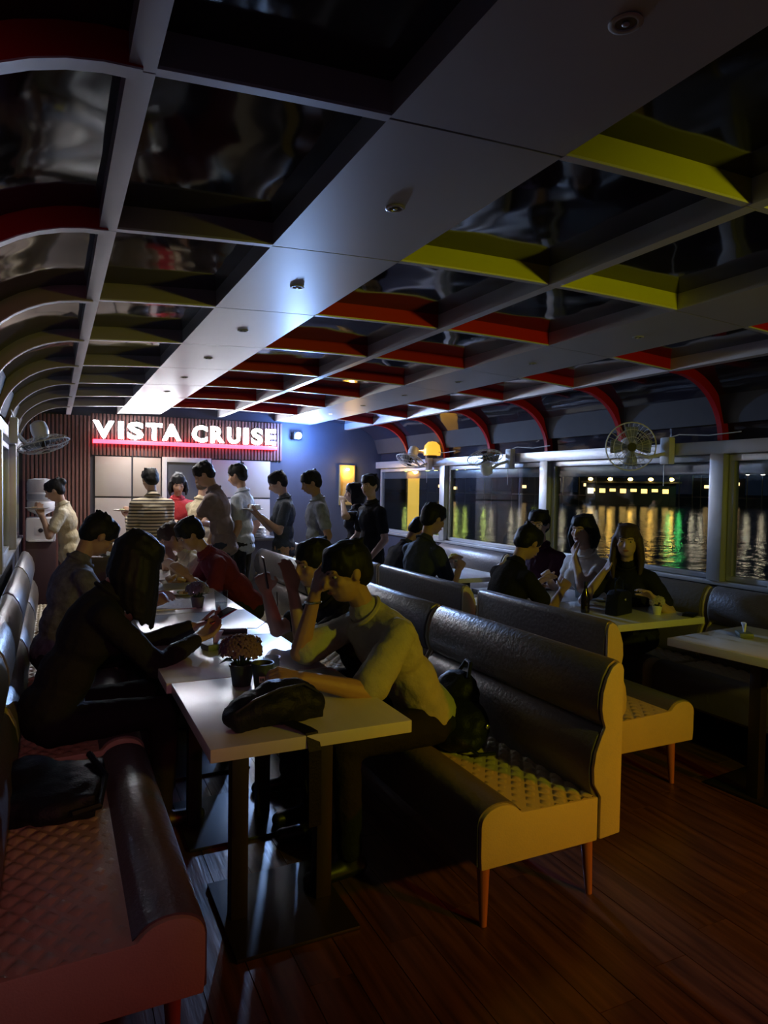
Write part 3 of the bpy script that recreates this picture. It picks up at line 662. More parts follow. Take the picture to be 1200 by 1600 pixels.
# serving tray and dishes on the far tables
def tray(label, loc, rot, w, l, fm, n, group=None):
    t = thing('food_tray', label, 'tray', loc, rot, group)
    o = [(-w / 2 + .02, -l / 2 + .02), (w / 2 - .02, -l / 2 + .02), (w / 2 - .02, l / 2 - .02), (-w / 2 + .02, l / 2 - .02)]; p = [(-w / 2, -l / 2), (w / 2, -l / 2), (w / 2, l / 2), (-w / 2, l / 2)]
    b = MB(); v = [(x, y, 0) for x, y in o] + [(x, y, 0.055) for x, y in p] + [(x * .96, y * .96, 0.055) for x, y in p] + [(x * .98, y * .98, 0.006) for x, y in o]
    f = [(3, 2, 1, 0), (12, 13, 14, 15)] + [(i, (i + 1) % 4, (i + 1) % 4 + 4, i + 4) for i in range(4)] + [(i + 4, (i + 1) % 4 + 4, (i + 1) % 4 + 8, i + 8) for i in range(4)] + [(i + 8, (i + 1) % 4 + 8, (i + 1) % 4 + 12, i + 12) for i in range(4)]
    b.add(v, f); b.build('tray_body', STEEL, t)
    for k in range(n):
        b = MB(); b.box(-0.035, 0.035, -0.022, 0.022, -0.012, 0.012)
        q = b.build('food_piece', fm[k % len(fm)], t, (random.uniform(-w / 2 + .06, w / 2 - .06), random.uniform(-l / 2 + .05, l / 2 - .05), 0.03 + 0.05 * random.random()), bevel=0.008)
        q.rotation_euler = (random.uniform(-.6, .6), random.uniform(-.6, .6), random.uniform(0, 3.1))
    return t
tray('steel tray heaped with golden fried pieces on the buffet table', (0.56, 6.83, 0.90), 0.12, 0.34, 0.40, [FOODM[1], FOODM[1], FOODM[0], FOODM[3], mat('pale_snack', (0.7, 0.6, 0.4), 0.6)], 34)
tray('oblong tray of browned food in front of the person in the maroon shirt', (0.86, 5.35, TZ), 0.05, 0.30, 0.22, [FOODM[0], FOODM[3]], 14)
pp = thing('table_glare_sheet', 'white sheet imitating a bright reflection on the long table near the flower pot', 'placemat', (0.70, 4.62, TZ)); MB().box(-0.14, 0.14, -0.19, 0.19, 0, 0.003).build('sheet', PAPER, pp); MB().box(-0.14, 0.14, -0.19, -0.185, 0.003, 0.005).build('fold', PAPER, pp)  # white sheet added to imitate a bright reflection on the tabletop
dinner_plate('white plate on the long table just before the tray of browned food', (0.84, 5.02, TZ), 'plates on the long table')
dinner_plate('white plate on the long table past the tray of browned food', (0.95, 5.72, TZ), 'plates on the long table')
# buffet table and counter
bf = thing('buffet_table', 'dark buffet table at the end of the long row under the golden snacks', 'table', (0.70, 6.90, 0))
MB().box(-0.42, 0.42, -0.28, 0.28, 0.865, 0.90).build('tabletop', mat('dark_wood_top', (0.08, 0.05, 0.04), 0.4), bf, bevel=0.004); MB().box(-0.40, 0.40, -0.26, 0.26, 0.10, 0.865).build('cabinet', mat('dark_wood_body', (0.06, 0.035, 0.03), 0.5), bf, bevel=0.004)
for x in (-0.36, 0.36):
    for y in (-0.22, 0.22): MB().box(x - .025, x + .025, y - .025, y + .025, 0, 0.10).build('leg', BLKM, bf)
ct = thing('serving_counter', 'dark serving counter under a stack of white plates right of the standing group', 'counter', (2.10, 8.02, 0))
MB().box(-0.30, 0.30, -0.20, 0.24, 0.92, 0.955).build('worktop', mat('dark_stone', (0.07, 0.07, 0.08), 0.25), ct, bevel=0.004); MB().box(-0.28, 0.28, -0.18, 0.22, 0.06, 0.92).build('cabinet', WALLD, ct, bevel=0.004); MB().box(-0.28, 0.28, -0.15, 0.2, 0, 0.06).build('plinth', BLKM, ct)
for k in range(9):
    o = tag(MB().lathe([(0.075, 0.0), (0.135, 0.012), (0.137, 0.015), (0.128, 0.013), (0.001, 0.005)], 28).build('stacked_plate', CERAM, None, (2.14 + random.uniform(-.004, .004), 7.98, 0.956 + k * 0.0125)), ('topmost white plate of the stack on the serving counter' if k == 8 else 'bottom white plate of the stack on the serving counter' if k == 0 else 'white plate %s from the top of the stack on the serving counter' % ordn[8 - k]), 'plate', 'stack of white plates on the counter')
# water dispenser
WB = mat('frosted_water_bottle', (0.80, 0.83, 0.86), 0.25, 0, 0.05, 8)
ds = thing('water_dispenser', 'white water dispenser with a square tap panel at the left far corner', 'dispenser', (-0.13, 8.62, 0))
MB().box(-0.15, 0.15, -0.14, 0.14, 0.0, 0.90).build('stand', mat('dark_stand', (0.07, 0.04, 0.045), 0.5), ds, bevel=0.008)
MB().box(-0.15, 0.15, -0.15, 0.15, 0.90, 1.17).build('tap_unit', WHITEP, ds, bevel=0.035)
MB().box(-0.055, 0.055, -0.158, -0.148, 0.985, 1.075).build('tap_panel', WHITEP, ds, bevel=0.003); MB().ell((0, -0.162, 1.03), (0.025, 0.008, 0.025)).build('tap_dial', DARKP, ds); MB().tube([(0.09, -0.15, 1.02), (0.09, -0.185, 1.02), (0.09, -0.19, 0.985)], 0.011, 8).build('tap', BLKM, ds); MB().box(-0.12, 0.12, -0.19, -0.14, 0.905, 0.925).build('drip_tray', WHITEP, ds, bevel=0.004)
wbt = thing('water_bottle', 'large ribbed water bottle upside down on the white dispenser', 'bottle', (-0.13, 8.62, 1.17))
MB().lathe([(0.04, 0.0), (0.05, 0.03), (0.13, 0.07), (0.142, 0.10), (0.142, 0.17), (0.133, 0.18), (0.142, 0.19), (0.142, 0.27), (0.133, 0.28), (0.142, 0.29), (0.142, 0.38), (0.13, 0.42), (0.06, 0.435)], 28).build('bottle_body', WB, wbt, ang=60)
MB().lathe([(0.1435, 0.20), (0.1435, 0.26)], 28).build('band', mat('bottle_band', (0.45, 0.5, 0.56), 0.4), wbt)
# wall fans
def wall_fan(label, bracket, head, axis, R=0.18, cage=WHITEP):
    br = Vector(bracket); hd = Vector(head); ax = Vector(axis).normalized()
    t = thing('wall_fan', label, 'fan', br)
    s_ = 1 if br.x > 1 else -1
    MB().box(-0.03, 0.03, -0.045, 0.045, -0.11, 0.09).build('wall_bracket', WHITEP, t, bevel=0.01)
    h = hd - br
    MB().tube([(-s_ * 0.02, 0, -0.03), (h * 0.5 + Vector((0, 0, -0.07))), h - ax * 0.10 + Vector((0, 0, -0.05)), h - ax * 0.10], 0.014, 8).build('arm', WHITEP, t)
    Q = ax.to_track_quat('Z', 'Y').to_matrix()
    MB().lathe([(0.02, -0.19), (0.055, -0.17), (0.065, -0.12), (0.06, -0.07), (0.045, -0.045)], 16, h, Q).build('motor_housing', WHITEP, t)
    b = MB(); WR = 0.0024
    def ringp(r, z, n=28): return [h + Q @ Vector((r * math.cos(6.28318 * i / n), r * math.sin(6.28318 * i / n), z)) for i in range(n)]
    b.tube(ringp(R, 0.0), 0.005, 6, True)
    b.tube(ringp(R * 0.72, 0.045), WR, 4, True); b.tube(ringp(R * 0.42, 0.058), WR, 4, True); b.tube(ringp(R * 0.62, -0.05), WR, 4, True)
    for k in range(30):
        a = 6.28318 * k / 30; c, s2 = math.cos(a), math.sin(a)
        P = [(R, 0), (R * .93, .026), (R * .72, .045), (R * .42, .058), (R * .18, .06)]; b.tube([h + Q @ Vector((r * c, r * s2, z)) for r, z in P], 0.0013, 3)
        P = [(R, 0), (R * .9, -.03), (R * .62, -.05), (R * .3, -.06)]; b.tube([h + Q @ Vector((r * c, r * s2, z)) for r, z in P], 0.0013, 3)
    b.build('cage', cage, t)
    MB().lathe([(0.001, 0.064), (0.03, 0.064), (0.034, 0.058), (0.03, 0.054)], 16, h, Q).build('cage_badge', DARKP, t)
    MB().lathe([(0.022, -0.03), (0.026, 0.02), (0.012, 0.034)], 12, h, Q).build('hub', DARKP, t)
    for k in range(4):
        b = MB(); vs = []; a0 = k * math.pi / 2
        for i in range(5):
            r = 0.022 + (R * 0.86 - 0.022) * i / 4; wd = 0.25 + 0.38 * math.sin(math.pi * (0.25 + 0.6 * i / 4))
            for sgn in (-1, 1): a = a0 + sgn * wd * 0.75; vs.append(h + Q @ Vector((r * math.cos(a), r * math.sin(a), -0.005 + sgn * 0.017)))
        fs = [(2 * i, 2 * i + 1, 2 * i + 3, 2 * i + 2) for i in range(4)]; b.add(vs, fs)
        o = b.build('blade', mat('smoky_blade', (0.25, 0.27, 0.30), 0.25), t, ang=70); o.modifiers.new('solid', 'SOLIDIFY').thickness = 0.003
    MB().tube([(0, -0.03, 0.09), (0.005 * s_, -0.10, 0.105), (0.01, -0.35, 0.085), (0.01, -0.6, 0.095)], 0.004, 5).build('power_cord', WHITEP, t)
    MB().tube([(-s_ * 0.02, 0.01, -0.11), (-s_ * 0.02, 0.01, -0.27)], 0.0022, 5).build('pull_cord', WHITEP, t)
wall_fan('white wall fan turned to the camera above the two women', (4.125, 3.72, 1.88), (3.90, 3.86, 1.90), (-0.55, -0.75, -0.12))
wall_fan('white wall fan tilted upward on the right rail, second from the camera', (4.125, 5.68, 1.88), (3.93, 5.84, 1.88), (-0.30, -0.20, 0.80))
wall_fan('white wall fan tipped flat, farthest on the right rail', (4.125, 7.34, 1.90), (3.93, 7.45, 1.90), (-0.35, -0.1, -0.85))
wall_fan('wall fan with a pale cage seen edge-on at the left wall', (-0.28, 6.10, 1.97), (-0.07, 6.05, 1.86), (0.25, -0.1, -0.9), 0.19)
# added glowing dome in place of an amber reflection above the far right rail
bc = thing('reflection_dome', 'added glowing amber dome above the far right window rail, imitating a reflection', 'lamp', (4.10, 7.22, 1.93))
MB().lathe([(0.06, 0), (0.065, 0.02), (0.06, 0.03)], 18).build('dome_base', BLKM, bc); MB().lathe([(0.10, 0.03), (0.105, 0.08), (0.09, 0.15), (0.05, 0.19), (0.001, 0.20)], 22).build('dome', mat('amber_dome', (0.9, 0.5, 0.08), 0.4, emit=(1.0, 0.50, 0.05), estr=0.55), bc)
# party lamp housings on the rear bulkhead
for i, (x, c) in enumerate(((-0.05, 'left red'), (2.75, 'yellow'), (3.70, 'right red'))):
    p = thing('party_lamp', '%s party spot lamp on the rear bulkhead' % c, 'lamp', (x, YN + 0.06, 2.06))
    MB().lathe([(0.05, 0.0), (0.06, 0.02), (0.06, 0.14), (0.075, 0.17), (0.07, 0.17), (0.055, 0.13)], 18, (0, 0, 0), Matrix.Rotation(math.radians(90), 3, 'X')).build('housing', BLKM, p)
    MB().box(-0.02, 0.02, -0.08, -0.0, -0.02, 0.02).build('bracket', BLKM, p)
bw = thing('added_wash_lamp', 'small added blue wash lamp beside the right end of the sign', 'lamp', (2.95, YF - 0.03, 2.22))  # made-up fixture with a glowing lens for the added blue lights
MB().box(-0.06, 0.06, -0.10, 0.03, -0.03, 0.07).build('housing', BLKM, bw, bevel=0.01); MB().lathe([(0.001, 0), (0.045, 0), (0.045, 0.01)], 16, (0, -0.112, 0.02), Matrix.Rotation(math.radians(-90), 3, 'X')).build('lens', mat('blue_lens', (0.3, 0.5, 1), 0.3, emit=(0.35, 0.55, 1.0), estr=10), bw)
# ------------------------------------------------------------------ people
SKIN = {'tan': mat('tan_skin', (0.42, 0.25, 0.17), 0.55, 0, 0.06, 20), 'light': mat('light_skin', (0.55, 0.36, 0.27), 0.55, 0, 0.06, 20)}
HAIRM = mat('black_hair', (0.011, 0.011, 0.013), 0.6, 0, 0.3, 60, 0.10, 90, spec=0.25, stretch=(1, 1, 0.2)); BROWNH = mat('brown_hair', (0.06, 0.04, 0.03), 0.6, 0, 0.3, 60, 0.10, 90, spec=0.25)
EYEM = mat('eye_white', (0.7, 0.7, 0.7), 0.25); IRIS = mat('dark_iris', (0.01, 0.007, 0.005), 0.15); LIPM = mat('lips', (0.32, 0.12, 0.10), 0.5)
def rotm(ax, deg): return Matrix.Rotation(math.radians(deg), 3, ax)
def cloth(name, c, rough=0.85): return mat(name, c, rough, 0, 0.15, 25, 0.25, 60, spec=0.2)
def ik(S, W, l1, l2, pole):
    d = W - S; D = min(d.length, (l1 + l2) * 0.995); D = max(D, abs(l1 - l2) + 0.03); u = d.normalized()
    a = (l1 * l1 - l2 * l2 + D * D) / (2 * D); h = math.sqrt(max(0.0, l1 * l1 - a * a))
    pv = pole - u * pole.dot(u); pv = pv.normalized() if pv.length > 1e-4 else Vector((0, 0, -1))
    return S + u * a + pv * h, S + u * D
def hand(b, W, d, n, side, curl, s=1.0):
    d = d.normalized(); n = (n - d * n.dot(d)).normalized(); l = d.cross(n) * side
    for off, L in ((0.031, .070), (0.010, .082), (-0.011, .077), (-0.031, .060)):
        k = W + (d * 0.088 + l * off) * s
        b.cap(W + (d * 0.012 + l * off * 0.55) * s, k, 0.0135 * s, 0.0115 * s, 8)
        p = k; ang = 0.0
        for q, fr in enumerate((0.45, 0.32, 0.23)):
            ang += curl * (0.75 if q == 0 else 1.0); dr = d * math.cos(ang) + n * math.sin(ang); e = p + dr * L * fr * s
            b.cap(p, e, (0.0098 - 0.0008 * q) * s, (0.009 - 0.0008 * q) * s, 8); p = e
    t0 = W + (d * 0.022 + l * 0.024) * s; t1 = t0 + (d * 0.026 + l * 0.026 + n * 0.012) * s; t2 = t1 + (d * 0.030 + l * 0.008 + n * 0.016) * s; t3 = t2 + (d * 0.024 - l * 0.004 + n * 0.010) * s
    b.cap(t0, t1, 0.0145 * s, 0.012 * s, 8); b.cap(t1, t2, 0.0115 * s, 0.0105 * s, 8); b.cap(t2, t3, 0.0105 * s, 0.009 * s, 8)
def person(label, pos, yaw, mode='stand', s=1.0, lean=0.0, side=0.0, twist=0.0, head=(0, 0, 0), hl=None, hr=None, skin='tan', hair='short', hairm=None,
           top=None, bottom=None, sleeve='short', vox=0.011, group=None, palm=None, curl=0.35, seat=0.46, polel=None, poler=None, female=False, extra=None, feet=None, shoes=None):
    pos = Vector(pos); Rz = Matrix.Rotation(math.radians(yaw), 3, 'Z'); inv = Rz.transposed()
    loc = lambda p: inv @ (Vector(p) - pos)
    hipz = (seat + 0.10) if mode == 'sit' else 0.90 * s
    pel = Vector((0, 0, hipz)); Lm = rotm('Y', side) @ rotm('X', -lean)
    up = Lm @ Vector((0, 0, 1)); fw = Lm @ Vector((0, 1, 0)); Tm = Lm @ rotm('Z', twist); rt = Tm @ Vector((1, 0, 0)); fwt = Tm @ Vector((0, 1, 0))
    bend = rotm('X', -lean * 0.25) if lean > 0 else Matrix.Identity(3)
    waist = pel + up * 0.17 * s; up2 = (bend @ up).normalized()
    chest = waist + up2 * 0.19 * s; neck = chest + up2 * 0.175 * s
    hw = 0.158 if female else 0.178
    shl = neck - up2 * 0.092 * s - rt * hw * s; shr = neck - up2 * 0.092 * s + rt * hw * s
    hp, hy, hr_ = head
    Hm = rotm('Z', hy) @ rotm('X', -hp) @ rotm('Y', hr_)
    nkd = (up2 * 0.7 + Vector((0, 0, 0.5)) + (Hm @ Vector((0, 1, 0))) * 0.15).normalized()
    hb = neck + nkd * 0.075 * s; hc = hb + (Hm @ Vector((0, 0.022, 0.105))) * s
    HP = lambda x, y, z: hc + (Hm @ Vector((x, y, z))) * s
    b = MB()
    def EL(B, c, r, M=None, g=0.0, n=14): B.ell(c, tuple((q + g) * 1.0 for q in (r[0] * s, r[1] * s, r[2] * s)), M, n)
    # torso
    def torso(B, g):
        EL(B, pel + up * 0.02 * s, (0.165 if not female else 0.17, 0.115, 0.115), Lm, g); EL(B, waist, (0.14 if not female else 0.125, 0.10, 0.13), Lm, g)
        EL(B, chest, (0.165 if not female else 0.15, 0.112, 0.165), Tm, g); EL(B, chest + up2 * 0.07 * s, (0.17 if not female else 0.15, 0.095, 0.09), Tm, g)
        if female:
            for q in (-1, 1): EL(B, chest + rt * q * 0.07 * s + fwt * 0.085 * s - up2 * 0.0, (0.06, 0.055, 0.06), Tm, g)
        B.cap(shl + rt * 0.03, shr - rt * 0.03, 0.058 * s + g, 0.058 * s + g); B.cap(neck - up2 * 0.03 * s - fwt * 0.01, shl + rt * 0.02, 0.045 * s + g, 0.05 * s + g); B.cap(neck - up2 * 0.03 * s - fwt * 0.01, shr - rt * 0.02, 0.045 * s + g, 0.05 * s + g); B.cap(neck - up2 * 0.06 * s - fwt * 0.02 * s, neck - up2 * 0.0 - fwt * 0.005, 0.075 * s + g, 0.056 * s + g)
    torso(b, 0)
    b.cap(neck - up2 * 0.03 * s, hb + (Hm @ Vector((0, 0.0, 0.03))) * s, 0.053 * s, 0.050 * s)
    # head
    EL(b, HP(0, -0.012, 0.022), (0.076, 0.094, 0.094), Hm); EL(b, HP(0, 0.022, -0.035), (0.062, 0.066, 0.078), Hm); EL(b, HP(0, 0.045, -0.078), (0.032, 0.032, 0.026), Hm)
    EL(b, HP(0, 0.070, 0.028), (0.052, 0.018, 0.013), Hm); b.cap(HP(0, 0.083, 0.014), HP(0, 0.104, -0.024), 0.008 * s, 0.0125 * s, 8); EL(b, HP(0, 0.092, -0.027), (0.018, 0.012, 0.010), Hm)
    EL(b, HP(0, 0.082, -0.054), (0.022, 0.010, 0.009), Hm)
    for q in (-1, 1):
        EL(b, HP(q * 0.042, 0.058, -0.018), (0.022, 0.020, 0.020), Hm); EL(b, HP(q * 0.077, -0.008, -0.004), (0.010, 0.018, 0.030), Hm @ rotm('X', 12))
    # arms
    arms = []
    for q, S, H, pole in ((-1, shl, hl, polel), (1, shr, hr, poler)):
        if H is None:
            W0 = S - up2 * 0.20 * s + Vector((q * 0.06, 0.16 if mode == 'sit' else 0.05, -0.28 * s)); 
        else: W0 = loc(H)
        po = Vector(pole) if pole is not None else Vector((q * 0.5, -0.5, -0.9))
        E, W = ik(S, W0, 0.285 * s, 0.25 * s, po)
        b.cap(S, E, 0.052 * s, 0.040 * s); b.cap(E, E + (W - E) * 0.3, 0.041 * s, 0.040 * s); b.cap(E + (W - E) * 0.3, W, 0.040 * s, 0.027 * s)
        d = (W - E).normalized(); n = (inv @ Vector(palm[0 if q < 0 else 1])) if palm and palm[0 if q < 0 else 1] is not None else Vector((-q * 0.8, 0.2, -0.5))
        if abs(n.normalized().dot(d)) > 0.95: n = n + Vector((0.3, 0.5, 0.2))
        hand(b, W, d, n, q, curl if not isinstance(curl, tuple) else curl[0 if q < 0 else 1], s); arms.append((S, E, W))
    # legs
    legs = []
    for q in (-1, 1):
        Hp = pel + Vector((q * 0.092 * s, 0.0, -0.02))
        if mode == 'sit':
            K = Hp + Vector((q * 0.06, 0.43 * s, 0.0 - 0.0)); K.z = seat + 0.075; A = Vector((K.x + q * 0.01, K.y + (feet if feet is not None else -0.02), 0.085))
        else:
            st_ = (feet if feet is not None else 0.03) * q; K = Hp + Vector((q * 0.01, st_ * 0.6 + 0.015, -0.42 * s)); A = Vector((Hp.x + q * 0.015, st_, 0.085))
        b.cap(Hp, K, 0.086 * s, 0.058 * s); b.cap(K, K + (A - K) * 0.35, 0.056 * s, 0.054 * s); b.cap(K + (A - K) * 0.35, A, 0.054 * s, 0.036 * s)
        T = A + Vector((q * 0.02, 0.15 * s, -0.05)); b.cap(A + Vector((0, -0.04, -0.045)), T, 0.034 * s, 0.026 * s); legs.append((Hp, K, A, T))
    o = b.build('person', SKIN[skin], None, pos, math.radians(yaw)); voxelize(o, vox, 3); tag(o, label, 'person', group)
    # clothes
    tm = top or cloth('charcoal_cotton', (0.03, 0.03, 0.035)); bm2 = bottom or cloth('dark_denim', (0.025, 0.028, 0.04))
    B = MB(); torso(B, 0.013)
    if mode == 'stand': EL(B, pel - up * 0.05 * s, (0.168, 0.122, 0.07), Lm, 0.014)
    for (S, E, W) in arms:
        if sleeve in ('short', 'wide'): B.cap(S, S + (E - S) * (0.62 if sleeve == 'short' else 0.84), 0.063 * s, (0.066 if sleeve == 'short' else 0.078) * s)
        elif sleeve == 'long': B.cap(S, E, 0.064 * s, 0.054 * s); B.cap(E, E + (W - E) * 0.9, 0.054 * s, 0.040 * s)
        elif sleeve == 'cap': B.cap(S, S + (E - S) * 0.28, 0.066 * s, 0.060 * s)
    c = B.build('shirt', tm, o); voxelize(c, 0.012, 3, 0.014, 0.055, 'cloth_folds')
    cq = neck + up2 * 0.004 * s
    MB().tube([cq + rt * (0.074 * s * math.cos(a * .3491)) + (fwt * 0.072 * s - up2 * 0.022 * s) * math.sin(a * .3491) for a in range(18)], 0.010 * s, 6, True).build('collar', tm, c)
    B = MB(); EL(B, pel + up * 0.0, (0.167, 0.117, 0.11), Lm, 0.008)
    for (Hp, K, A, T) in legs: B.cap(Hp, K, 0.095 * s, 0.070 * s); B.cap(K, A + Vector((0, 0, 0.02)), 0.068 * s, 0.052 * s)
    c = B.build('trousers', bm2, o); voxelize(c, 0.014, 3, 0.014, 0.06, 'cloth_folds')
    for (Hp, K, A, T) in legs:
        B = MB(); B.cap(A + Vector((0, -0.035, -0.045)), T + Vector((0, 0.01, -0.003)), 0.042 * s, 0.034 * s); B.cap(A, A + Vector((0, -0.01, -0.04)), 0.045, 0.045)
        c = B.build('shoe', shoes or BLKM, o); voxelize(c, 0.01, 2)
    # hair
    B = MB(); hm = hairm or HAIRM
    EL(B, HP(0, -0.022, 0.036), (0.088, 0.104, 0.094), Hm); EL(B, HP(0, -0.055, -0.005), (0.078, 0.062, 0.075), Hm)
    rnd = random.Random(hash(label) % 1000 if False else len(label) * 7)
    for k in range(9):
        a = math.radians(-70 + 140 * k / 8); x = math.sin(a) * 0.076; y = math.cos(a) * 0.072 + 0.002
        B.cap(HP(x * 0.8, y * 0.75, 0.095), HP(x * 1.02, y * 1.12 + rnd.uniform(-.004, .008), 0.050 + rnd.uniform(-0.016, 0.010)), 0.019 * s, 0.009 * s, 7)
    for k in range(10):
        a = rnd.uniform(0, 6.28); B.cap(HP(0.05 * math.cos(a), -0.02 + 0.06 * math.sin(a), 0.105), HP(0.062 * math.cos(a), -0.028 + 0.075 * math.sin(a), 0.112 + rnd.uniform(-.02, .006)), 0.018 * s, 0.012 * s, 6)
    if hair in ('long', 'bob', 'curtain'):
        Lh = {'bob': 0.15, 'long': 0.30, 'curtain': 0.27}[hair]; dn = Vector((0, 0, -1))
        for k in range(15):
            a = math.radians(75 + 210 * k / 14) if hair != 'curtain' else math.radians(28 + 304 * k / 14)
            c0 = HP(math.sin(a) * 0.082, math.cos(a) * 0.095 - 0.015, 0.02); out = (Hm @ Vector((math.sin(a), math.cos(a), 0))) * 0.018
            m1 = c0 + out + (dn * 0.75 + (Hm @ Vector((0, 0, -1))) * 0.25) * Lh * 0.5 * s; e = m1 + dn * Lh * 0.5 * s * rnd.uniform(0.8, 1.05) - out * 0.5
            B.cap(c0, m1, 0.026 * s, 0.026 * s, 8); B.cap(m1, e, 0.026 * s, 0.014 * s, 8)
    if hair == 'bun':
        B.ell(HP(0, -0.115, 0.055), (0.045 * s, 0.045 * s, 0.045 * s), Hm)
    c = B.build('hair', hm, o); voxelize(c, 0.008, 6 if hair in ('short', 'bun') else 14, 0.006, 0.022, 'hair_locks')
    # face details
    for q in (-1, 1):
        e = MB().ell(HP(q * 0.030, 0.0665, 0.006), (0.012 * s, 0.008 * s, 0.0058 * s), Hm, 10, 7).build('eye', EYEM, o)
        MB().ell(HP(q * 0.030, 0.0733, 0.006), (0.0056 * s, 0.003 * s, 0.0052 * s), Hm, 8, 5).build('iris', IRIS, e)
        MB().cap(HP(q * 0.014, 0.085, 0.025), HP(q * 0.046, 0.074, 0.028), 0.0036, 0.0026, 6).build('eyebrow', hm, o)
    MB().ell(HP(0, 0.0915, -0.054), (0.021 * s, 0.0045 * s, 0.0065 * s), Hm, 10, 6).build('lips', LIPM, o)
    if extra: extra(o, HP, Hm, dict(shl=shl, shr=shr, arms=arms, neck=neck, chest=chest, fw=fwt, up=up2, rt=rt, s=s))
    o['_w'] = [tuple(pos + Rz @ a[2]) for a in arms][0]; W = [pos + Rz @ a[2] for a in arms]; E = [pos + Rz @ a[1] for a in arms]
    del o['_w']
    return o, W, E
def held_plate(label, p, food=True, s=0.95):
    t = dinner_plate(label, p, 'plates carried by standing people', food); t.scale = (s, s, s); return t
K = cloth
BLACKT = K('black_cotton', (0.014, 0.014, 0.018)); KHAKI = K('khaki_cotton', (0.44, 0.43, 0.33)); MAROON = K('maroon_cotton', (0.17, 0.025, 0.04)); CREAM = K('cream_knit', (0.60, 0.52, 0.36)); WHITEB = K('white_blouse', (0.80, 0.75, 0.68)); NAVY = K('navy_cotton', (0.02, 0.024, 0.045)); GREYB = K('greyish_brown_cotton', (0.17, 0.13, 0.13)); REDT = K('red_cotton', (0.5, 0.05, 0.06)); PALEB = K('pale_blue_cotton', (0.36, 0.40, 0.48))
STRIPE = stripe_mat('cream_black_stripes', (0.62, 0.54, 0.40), (0.04, 0.035, 0.04), 0.034)
MOTTLE = mat('mottled_acid_wash', (0.12, 0.12, 0.16), 0.85, 0, 0.85, 26, 0.25, 60)
DARK2 = K('dark_wool', (0.018, 0.018, 0.022)); SLATE = K('slate_cotton', (0.05, 0.06, 0.075)); KHAKIP = K('cream_trousers', (0.50, 0.45, 0.32)); ORANGEP = K('tan_trousers', (0.40, 0.24, 0.14))

# long table, left side
o, W, E = person('long-haired person in dark clothes hunched over a phone at the near left', (-0.02, 3.26, 0), -78, 'sit', 1.05, lean=23, twist=-6, head=(38, -8, 0), hl=(0.62, 3.44, 0.86), hr=(0.60, 3.24, 0.84), top=DARK2, bottom=BLACKT, sleeve='long', hair='curtain', vox=0.007, palm=((0.2, 0, 0.9), (0.2, 0, 0.9)), curl=0.5, female=True, poler=(0.7, -0.1, -0.9), polel=(-0.5, -0.1, -0.9))
ph = thing('phone', 'phone in a pinkish red case held over the long table', 'phone', (0.735, 3.36, 0.925), math.radians(-60)); ph.rotation_euler = (math.radians(22), 0, math.radians(-70))
MB().box(-0.037, 0.037, -0.075, 0.075, -0.006, 0.0).build('case', mat('pinkish_red_case', (0.55, 0.08, 0.13), 0.5), ph, bevel=0.004); MB().box(-0.034, 0.034, -0.071, 0.071, 0.0, 0.0025).build('screen', mat('phone_screen', (0.02, 0.02, 0.03), 0.1), ph)
person('person in a mottled grey shirt bending over food at the left', (0.0, 4.42, 0), -75, 'sit', 1.04, lean=13, head=(40, 0, 0), hl=(0.55, 4.60, 0.84), hr=(0.52, 4.34, 0.83), top=MOTTLE, vox=0.008)
# long table, right side
person('man in a khaki shirt leaning his elbows on the nearest table', (1.50, 2.66, 0), 90, 'sit', 1.05, lean=28, twist=8, head=(16, 6, 4), hl=(0.82, 2.36, 0.86), hr=(0.99, 2.72, 1.10), top=KHAKI, sleeve='wide', vox=0.006, palm=((0, 0.3, -1), (0.6, 0, 0.3)), curl=(0.85, 0.7), polel=(-0.6, 0.3, -1.0), poler=(0.1, 0.7, -1.0), bottom=BLACKT,
       extra=lambda o, HP, Hm, J: MB().tube([J['arms'][1][2] + (J['arms'][1][1] - J['arms'][1][2]) * 0.10 + Vector((0.033 * math.cos(a * .3927), 0.033 * math.sin(a * .3927), 0)) for a in range(16)], 0.006, 6, True).build('bracelet', STEEL, o))
o, W, E = person('person raising a phone beside the man in khaki', (1.50, 3.18, 0), 90, 'sit', 1.0, lean=27, head=(10, 10, 0), hl=(0.98, 2.98, 1.08), hr=(0.92, 3.20, 1.05), top=BLACKT, vox=0.007, palm=((-0.3, 0.9, 0.1), (-0.2, -0.9, 0.1)), curl=(0.3, 0.5), polel=(-0.3, 0.3, -1), poler=(0.3, 0.3, -1))
ph = thing('phone', 'dark phone held upright by the person beside the man in khaki', 'phone', (0.885, 3.10, 1.16)); ph.rotation_euler = (math.radians(80), 0, math.radians(80))
MB().box(-0.037, 0.037, -0.075, 0.075, -0.005, 0.0).build('case', DARKP, ph, bevel=0.003); MB().box(-0.034, 0.034, -0.071, 0.071, 0.0, 0.002).build('screen', MATS['phone_screen'], ph)
person('person in a maroon shirt leaning over the far end of the long table', (1.46, 5.60, 0), 90, 'sit', 1.08, lean=33, head=(34, 4, 0), hl=(0.92, 5.36, 0.86), hr=(0.90, 5.82, 0.86), top=MAROON, vox=0.010)
person('brown-haired person in pale clothes seated past the maroon shirt', (1.46, 6.30, 0), 92, 'sit', 1.05, lean=40, head=(30, 0, 0), hl=(0.92, 6.14, 0.88), hr=(0.90, 6.44, 0.88), top=CREAM, hairm=BROWNH)
